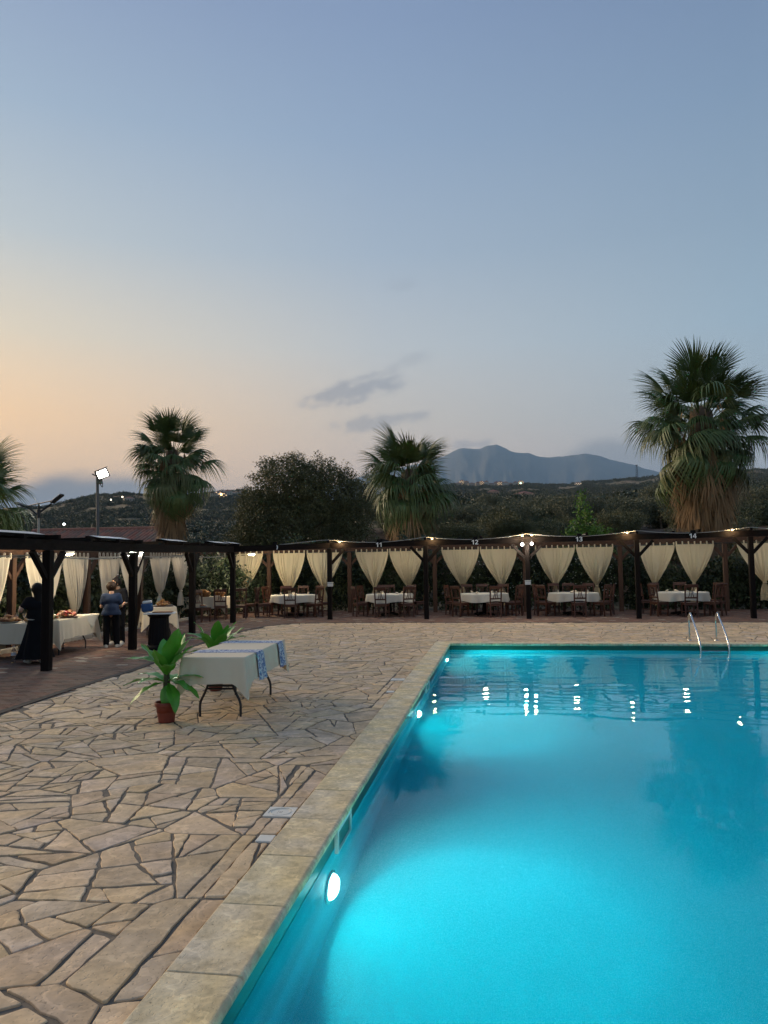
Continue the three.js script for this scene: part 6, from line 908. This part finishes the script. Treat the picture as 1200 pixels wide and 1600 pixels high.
  // white table numbers fixed to the front beam
  const plate = (txt, x, y, z, where) => { const t = thing('number_plate', `small dark plate with white number ${txt} on the beam above the ${where} table`, 'number plate', [x, y, z], 0, 'table numbers on the beam'); mesh('plate', box(0.2, 0.19, 0.015, 0, 0.0, 0), M.black, t); mesh('bracket', box(0.14, 0.1, 0.05, 0.01, 0.13, -0.01), M.black, t); const font = FONT.generateShapes(txt, 0.15), g = new THREE.ExtrudeGeometry(font, { depth: 0.006, bevelEnabled: false, curveSegments: 4 }); g.computeBoundingBox(); g.translate(-(g.boundingBox.max.x + g.boundingBox.min.x) / 2, -0.075, 0.008); mesh('numerals', g, std({ color: rgb(0.85, 0.85, 0.82), roughness: 0.6 }), t); };
  plate('10', -7.33, 2.42, -24.51, 'leftmost'); plate('11', -3.98, 2.47, -25.28, 'second'); plate('12', -0.8, 2.5, -25.31, 'middle'); plate('13', 2.52, 2.54, -25.3, 'fourth'); plate('14', 6.0, 2.58, -25.28, 'rightmost');
  [[-7.1, -24.7, 0.95, 'behind the first table'], [0.87, -25.25, 1.1, 'on the post between the middle and fourth tables'], [-5.62, -25.2, 1.1, 'on the first post of the far side']].slice(1).forEach(([x, z, y, w]) => { const t = thing('ash_box', 'small pale box fixed ' + w, 'box', [x, y, z], 0, 'pale boxes on the posts'); mesh('box_body', rbox(0.18, 0.1, 0.08, 0.008, 0, 0.05, 0.02), M.whitePlastic, t); mesh('tray', rbox(0.2, 0.03, 0.1, 0.008, 0, 0.125, 0.02), M.whitePlastic, t); });
}
// ------------------------------------------------------------------ tiled roof building, lamp posts
{
  const x0 = -27.4, x1 = -18.6, zr = -42, ze = -38.4, yr = 4.02, ye = 2.75, t = thing('tiled_building', 'low building with a red clay tile roof behind the left pergola', 'building', [0, 0, 0]), R = mulberry(44);
  mesh('wall', box(x1 - x0 - 0.6, 2.7, 6, (x0 + x1) / 2, 1.33, -41.6), std({ color: rgb(0.32, 0.27, 0.2), roughness: 0.95, map: T.mottle }), t);
  const roof = mesh('roof', (() => { const g = new THREE.BufferGeometry(); g.setAttribute('position', new THREE.Float32BufferAttribute([x0, ye - 0.06, ze, x1, ye - 0.06, ze, x0, yr - 0.06, zr, x1, yr - 0.06, zr, x0, ye - 0.3, -45.6, x1, ye - 0.3, -45.6], 3)); g.setIndex([0, 1, 2, 1, 3, 2, 2, 3, 4, 3, 5, 4]); g.computeVertexNormals(); return g; })(), std({ color: rgb(0.1, 0.05, 0.035), roughness: 1 }), t);
  const tones = [[0.3, 0.11, 0.07], [0.25, 0.12, 0.085], [0.22, 0.14, 0.1], [0.34, 0.14, 0.09], [0.2, 0.11, 0.08]].map((c) => std({ color: rgb(...c), roughness: 0.9, map: T.mottle })), L = Math.hypot(ze - zr, yr - ye), a = Math.atan2(yr - ye, ze - zr), n = 5, tl = L / n;
  const tile = (() => { const g = new THREE.CylinderGeometry(0.12, 0.1, tl * 1.14, 10, 1, true, 0, Math.PI); g.rotateY(-Math.PI / 2); g.rotateX(-Math.PI / 2); return g; })();
  let c = 0; const cols = Math.floor((x1 - x0) / 0.25); for (let i = 0; i < cols; i++) for (let k = 0; k < n; k++) { const u = (k + 0.5) / n, m = mesh('roof_tile', tile, tones[Math.floor(R() * 5)], roof); m.position.set(x0 + 0.13 + i * 0.25 + (R() - 0.5) * 0.02, lerp(ye, yr, u) - 0.02 + (R() - 0.5) * 0.015, lerp(ze, zr, u)); m.rotation.set(a, 0, 0); c++; }
  for (let i = 0; i < 22; i++) { const g = new THREE.CylinderGeometry(0.15, 0.15, 0.44, 10, 1, true, -Math.PI / 2, Math.PI); g.rotateX(0); g.rotateZ(Math.PI / 2); const m = mesh('ridge_tile', g, tones[3], roof); m.position.set(x0 + 0.2 + i * 0.4, yr + 0.03, zr); m.rotation.x = -Math.PI / 2 * 0; } void c;
}
{
  const t = thing('floodlight_pole', 'tall grey pole with one glaring white floodlight behind the left pergola', 'lamp post', [-12.5, 0, -22.67]); t.rotation.z = 0.022;
  mesh('pole', merge([cyl(0.055, 0.045, 4.55, 0, 0, 0, 14), cyl(0.1, 0.09, 0.05, 0, 0, 0, 14)]), std({ color: rgb(0.1, 0.105, 0.11), roughness: 0.5, metalness: 0.4 }), t); mesh('junction_box', rbox(0.16, 0.24, 0.13, 0.012, 0.06, 4.6, 0), std({ color: rgb(0.12, 0.13, 0.1), roughness: 0.6 }), t); mesh('pole_cap', box(0.2, 0.03, 0.06, -0.08, 4.76, 0, 0, 0, -0.5), M.metalDark, t);
  const h = new THREE.Group(); h.name = 'lamp_head'; h.position.set(0.24, 4.78, 0.12); h.rotation.set(0.1, 0.7, 0.35); t.add(h); const hb = rbox(0.4, 0.3, 0.08, 0.02, 0, 0, -0.05); mesh('housing', hb, M.metalDark, h); mesh('lamp_lens', rbox(0.3, 0.22, 0.02, 0.008, 0, 0, 0.0), std({ emissive: rgb(1, 0.97, 0.85), emissiveIntensity: 30 }), h); mesh('visor', box(0.42, 0.01, 0.12, 0, 0.16, 0.02), M.metalDark, h);
  const l = new THREE.SpotLight(new THREE.Color(1, 0.95, 0.82), 30, 0, 62 * RAD, 0.7, 2); l.name = 'floodlight'; l.position.set(0, 0, 0.05); l.target.position.set(0, -0.35, 1); l.shadow.radius = 6; l.castShadow = true; h.add(l, l.target);
  mesh('cable', tube([[0.1, 4.5, 0.05], [0.2, 4.36, 0.06], [0.22, 4.45, 0.08], [0.2, 4.68, 0.1]], 0.012, 16, 6), M.metalDark, t); mesh('stay', bar([0.25, 1.9, 0.02], [0.72, 0.9, 0.02], 0.03), M.metalDark, t);
}
{
  const t = thing('solar_lamp', 'pale pole with two dark solar street lamp heads and a panel', 'lamp post', [-16.2, 0, -25.15]); const pm = std({ color: rgb(0.42, 0.4, 0.34), roughness: 0.6 });
  mesh('pole', cyl(0.05, 0.04, 3.75, 0, 0, 0, 14), pm, t); mesh('bracket', merge([cyl(0.065, 0.065, 0.3, 0, 3.62, 0, 14), bar([0, 3.7, 0], [-0.45, 4.06, 0.05], 0.05), bar([0, 3.8, 0], [0.45, 4.12, -0.05], 0.05)]), M.metalDark, t); mesh('solar_panel', box(0.95, 0.025, 0.5, 0.12, 4.16, 0, 0.22, 0.1, 0.16), std({ color: rgb(0.09, 0.1, 0.12), roughness: 0.2, metalness: 0.3 }), t); mesh('panel_mount', cyl(0.03, 0.03, 0.3, 0, 3.86, 0, 8), M.metalDark, t);
  mesh('lamp_head', rbox(0.5, 0.08, 0.24, 0.03, -0.62, 4.1, 0.06, 0.1, 0, -0.32), M.metalDark, t); mesh('lamp_head', rbox(0.5, 0.08, 0.24, 0.03, 0.66, 4.3, -0.06, 0, 0, 0.62), M.metalDark, t);
}
// ------------------------------------------------------------------ far houses, street lights, pylon
{
  const R = mulberry(606), walls = [[0.5, 0.45, 0.36], [0.42, 0.34, 0.26], [0.55, 0.52, 0.46], [0.38, 0.24, 0.17]].map((c) => std({ color: rgb(...c), roughness: 0.9 })), roofM = std({ color: rgb(0.24, 0.1, 0.07), roughness: 0.9 }), winM = std({ color: rgb(0.02, 0.02, 0.025), roughness: 0.2 }), litM = std({ emissive: rgb(1, 0.6, 0.22), emissiveIntensity: 2.2 });
  const house = (px, r, dy, w, h, d, k, lit, label, group) => { const az = PXL(px) * RAD, x = Math.sin(az) * r, z = -Math.cos(az) * r, t = thing('house', label, 'house', [x, height(x, z) + dy, z], -az + (R() - 0.5) * 0.6, group); mesh('wall', box(w, h + 6, d, 0, h / 2 - 3, 0), walls[k], t); const g = new THREE.CylinderGeometry(0.01, d * 0.62, h * 0.35, 4, 1); g.rotateY(Math.PI / 4); g.scale(w / d * 1.16, 1, 1.12); g.translate(0, h + h * 0.175, 0); mesh('roof', g, roofM, t); const n = Math.max(2, Math.round(w / 3.5)); for (let f = 0; f < Math.max(1, Math.round(h / 3)); f++) for (let i = 0; i < n; i++) mesh('window', box(1.3, 1.5, 0.1, (i + 0.5 - n / 2) * (w / n), 1.6 + f * 3, d / 2 + 0.03), lit && (i + f) % 2 === 0 ? litM : winM, t); };
  const GA = 'houses of the village on the ridge below the volcano'; const vn = ['leftmost', 'second', 'third', 'fourth', 'fifth', 'sixth', 'seventh', 'eighth', 'ninth', 'tenth', 'eleventh', 'twelfth', 'thirteenth', 'rightmost'];
  for (let i = 0; i < 14; i++) house(716 + i * 7.6 + (R() - 0.5) * 3, 2350 + R() * 160, 1, 13 + 9 * R(), 7 + 5 * R(), 11, Math.floor(R() * 3), i % 4 === 1, `${vn[i]} house from the left in the ridge village below the volcano`, GA);
  house(905, 2300, 1, 20, 7, 12, 2, true, 'pale house alone on the ridge left of the pylon', null); house(772, 900, 0, 13, 7, 10, 3, false, 'pinkish house low in the valley below the ridge village', null); house(820, 620, 0, 16, 7, 12, 3, false, 'reddish house in the middle of the valley among the groves', null);
  const hl = [[248, 1150], [256, 1180], [264, 1160], [276, 1200], [286, 1180], [200, 1050], [334, 1500], [341, 1520], [348, 1480], [355, 1560], [366, 1600], [372, 1620]];
  hl.forEach(([px, r], i) => house(px, r, 0, 11 + 7 * R(), 6 + 4 * R(), 10, [0, 2, 1, 0, 2, 1][i % 6], i === 7 || i === 8, `${['first', 'second', 'third', 'fourth', 'fifth', 'sixth', 'seventh', 'eighth', 'ninth', 'tenth', 'eleventh', 'twelfth'][[1, 2, 3, 4, 5, 0, 6, 7, 8, 9, 10, 11][i]]} house from the left on the dark hillside beyond the left palm`, 'houses on the dark hillside at the left'));
  const lamp = (px, r, up, label, s, c) => { const az = PXL(px) * RAD, x = Math.sin(az) * r, z = -Math.cos(az) * r, t = thing('street_light', label, 'street light', [x, height(x, z), z], -az, 'distant street lights'); mesh('pole', cyl(0.15, 0.1, up, 0, 0, 0, 6), M.metalDark, t); mesh('lamp_globe', ball(s, 0, up, 0.3, 1, 8), std({ emissive: rgb(...c), emissiveIntensity: 6 }), t); };
  lamp(99, 520, 7, 'white street light shining halfway up the dark hillside at the left', 0.75, [0.9, 1, 0.95]); lamp(172, 1000, 8, 'tiny street light on the hillside just right of the floodlight pole', 0.8, [1, 0.9, 0.7]); lamp(815, 2300, 9, 'greenish street light at the right end of the ridge village', 2.0, [0.5, 1, 0.8]); lamp(345, 1450, 9, 'orange street light between hillside houses beside the left palm', 2.2, [1, 0.6, 0.2]); lamp(190, 1120, 8, 'tiny warm street light right of the second one on the hillside', 1.0, [1, 0.85, 0.6]);
  const az = PXL(998) * RAD, r = 2250, x = Math.sin(az) * r, z = -Math.cos(az) * r, t = thing('pylon', 'thin lattice pylon on the ridge left of the tallest palm', 'pylon', [x, height(x, z) - 1, z], -az), H = 46, legs = []; for (const [a, b] of [[-1, -1], [1, -1], [1, 1], [-1, 1]]) mesh('leg', bar([a * 3.4, 0, b * 3.4], [a * 1.3, H, b * 1.3], 0.7), M.metalDark, t); for (let k = 0; k < 8; k++) { const y0 = k * H / 8, y1 = (k + 1) * H / 8, w0 = lerp(3.4, 1.3, k / 8), w1 = lerp(3.4, 1.3, (k + 1) / 8); for (const s of [-1, 1]) { legs.push(bar([-w0, y0, s * w0], [w1, y1, s * w1], 0.35), bar([w0, y0, s * w0], [-w1, y1, s * w1], 0.35)); } } mesh('lattice', merge(legs), M.metalDark, t); mesh('platform', box(6, 1.4, 5, 0, H, 0), M.metalDark, t);
}
renderer.render(scene, camera);
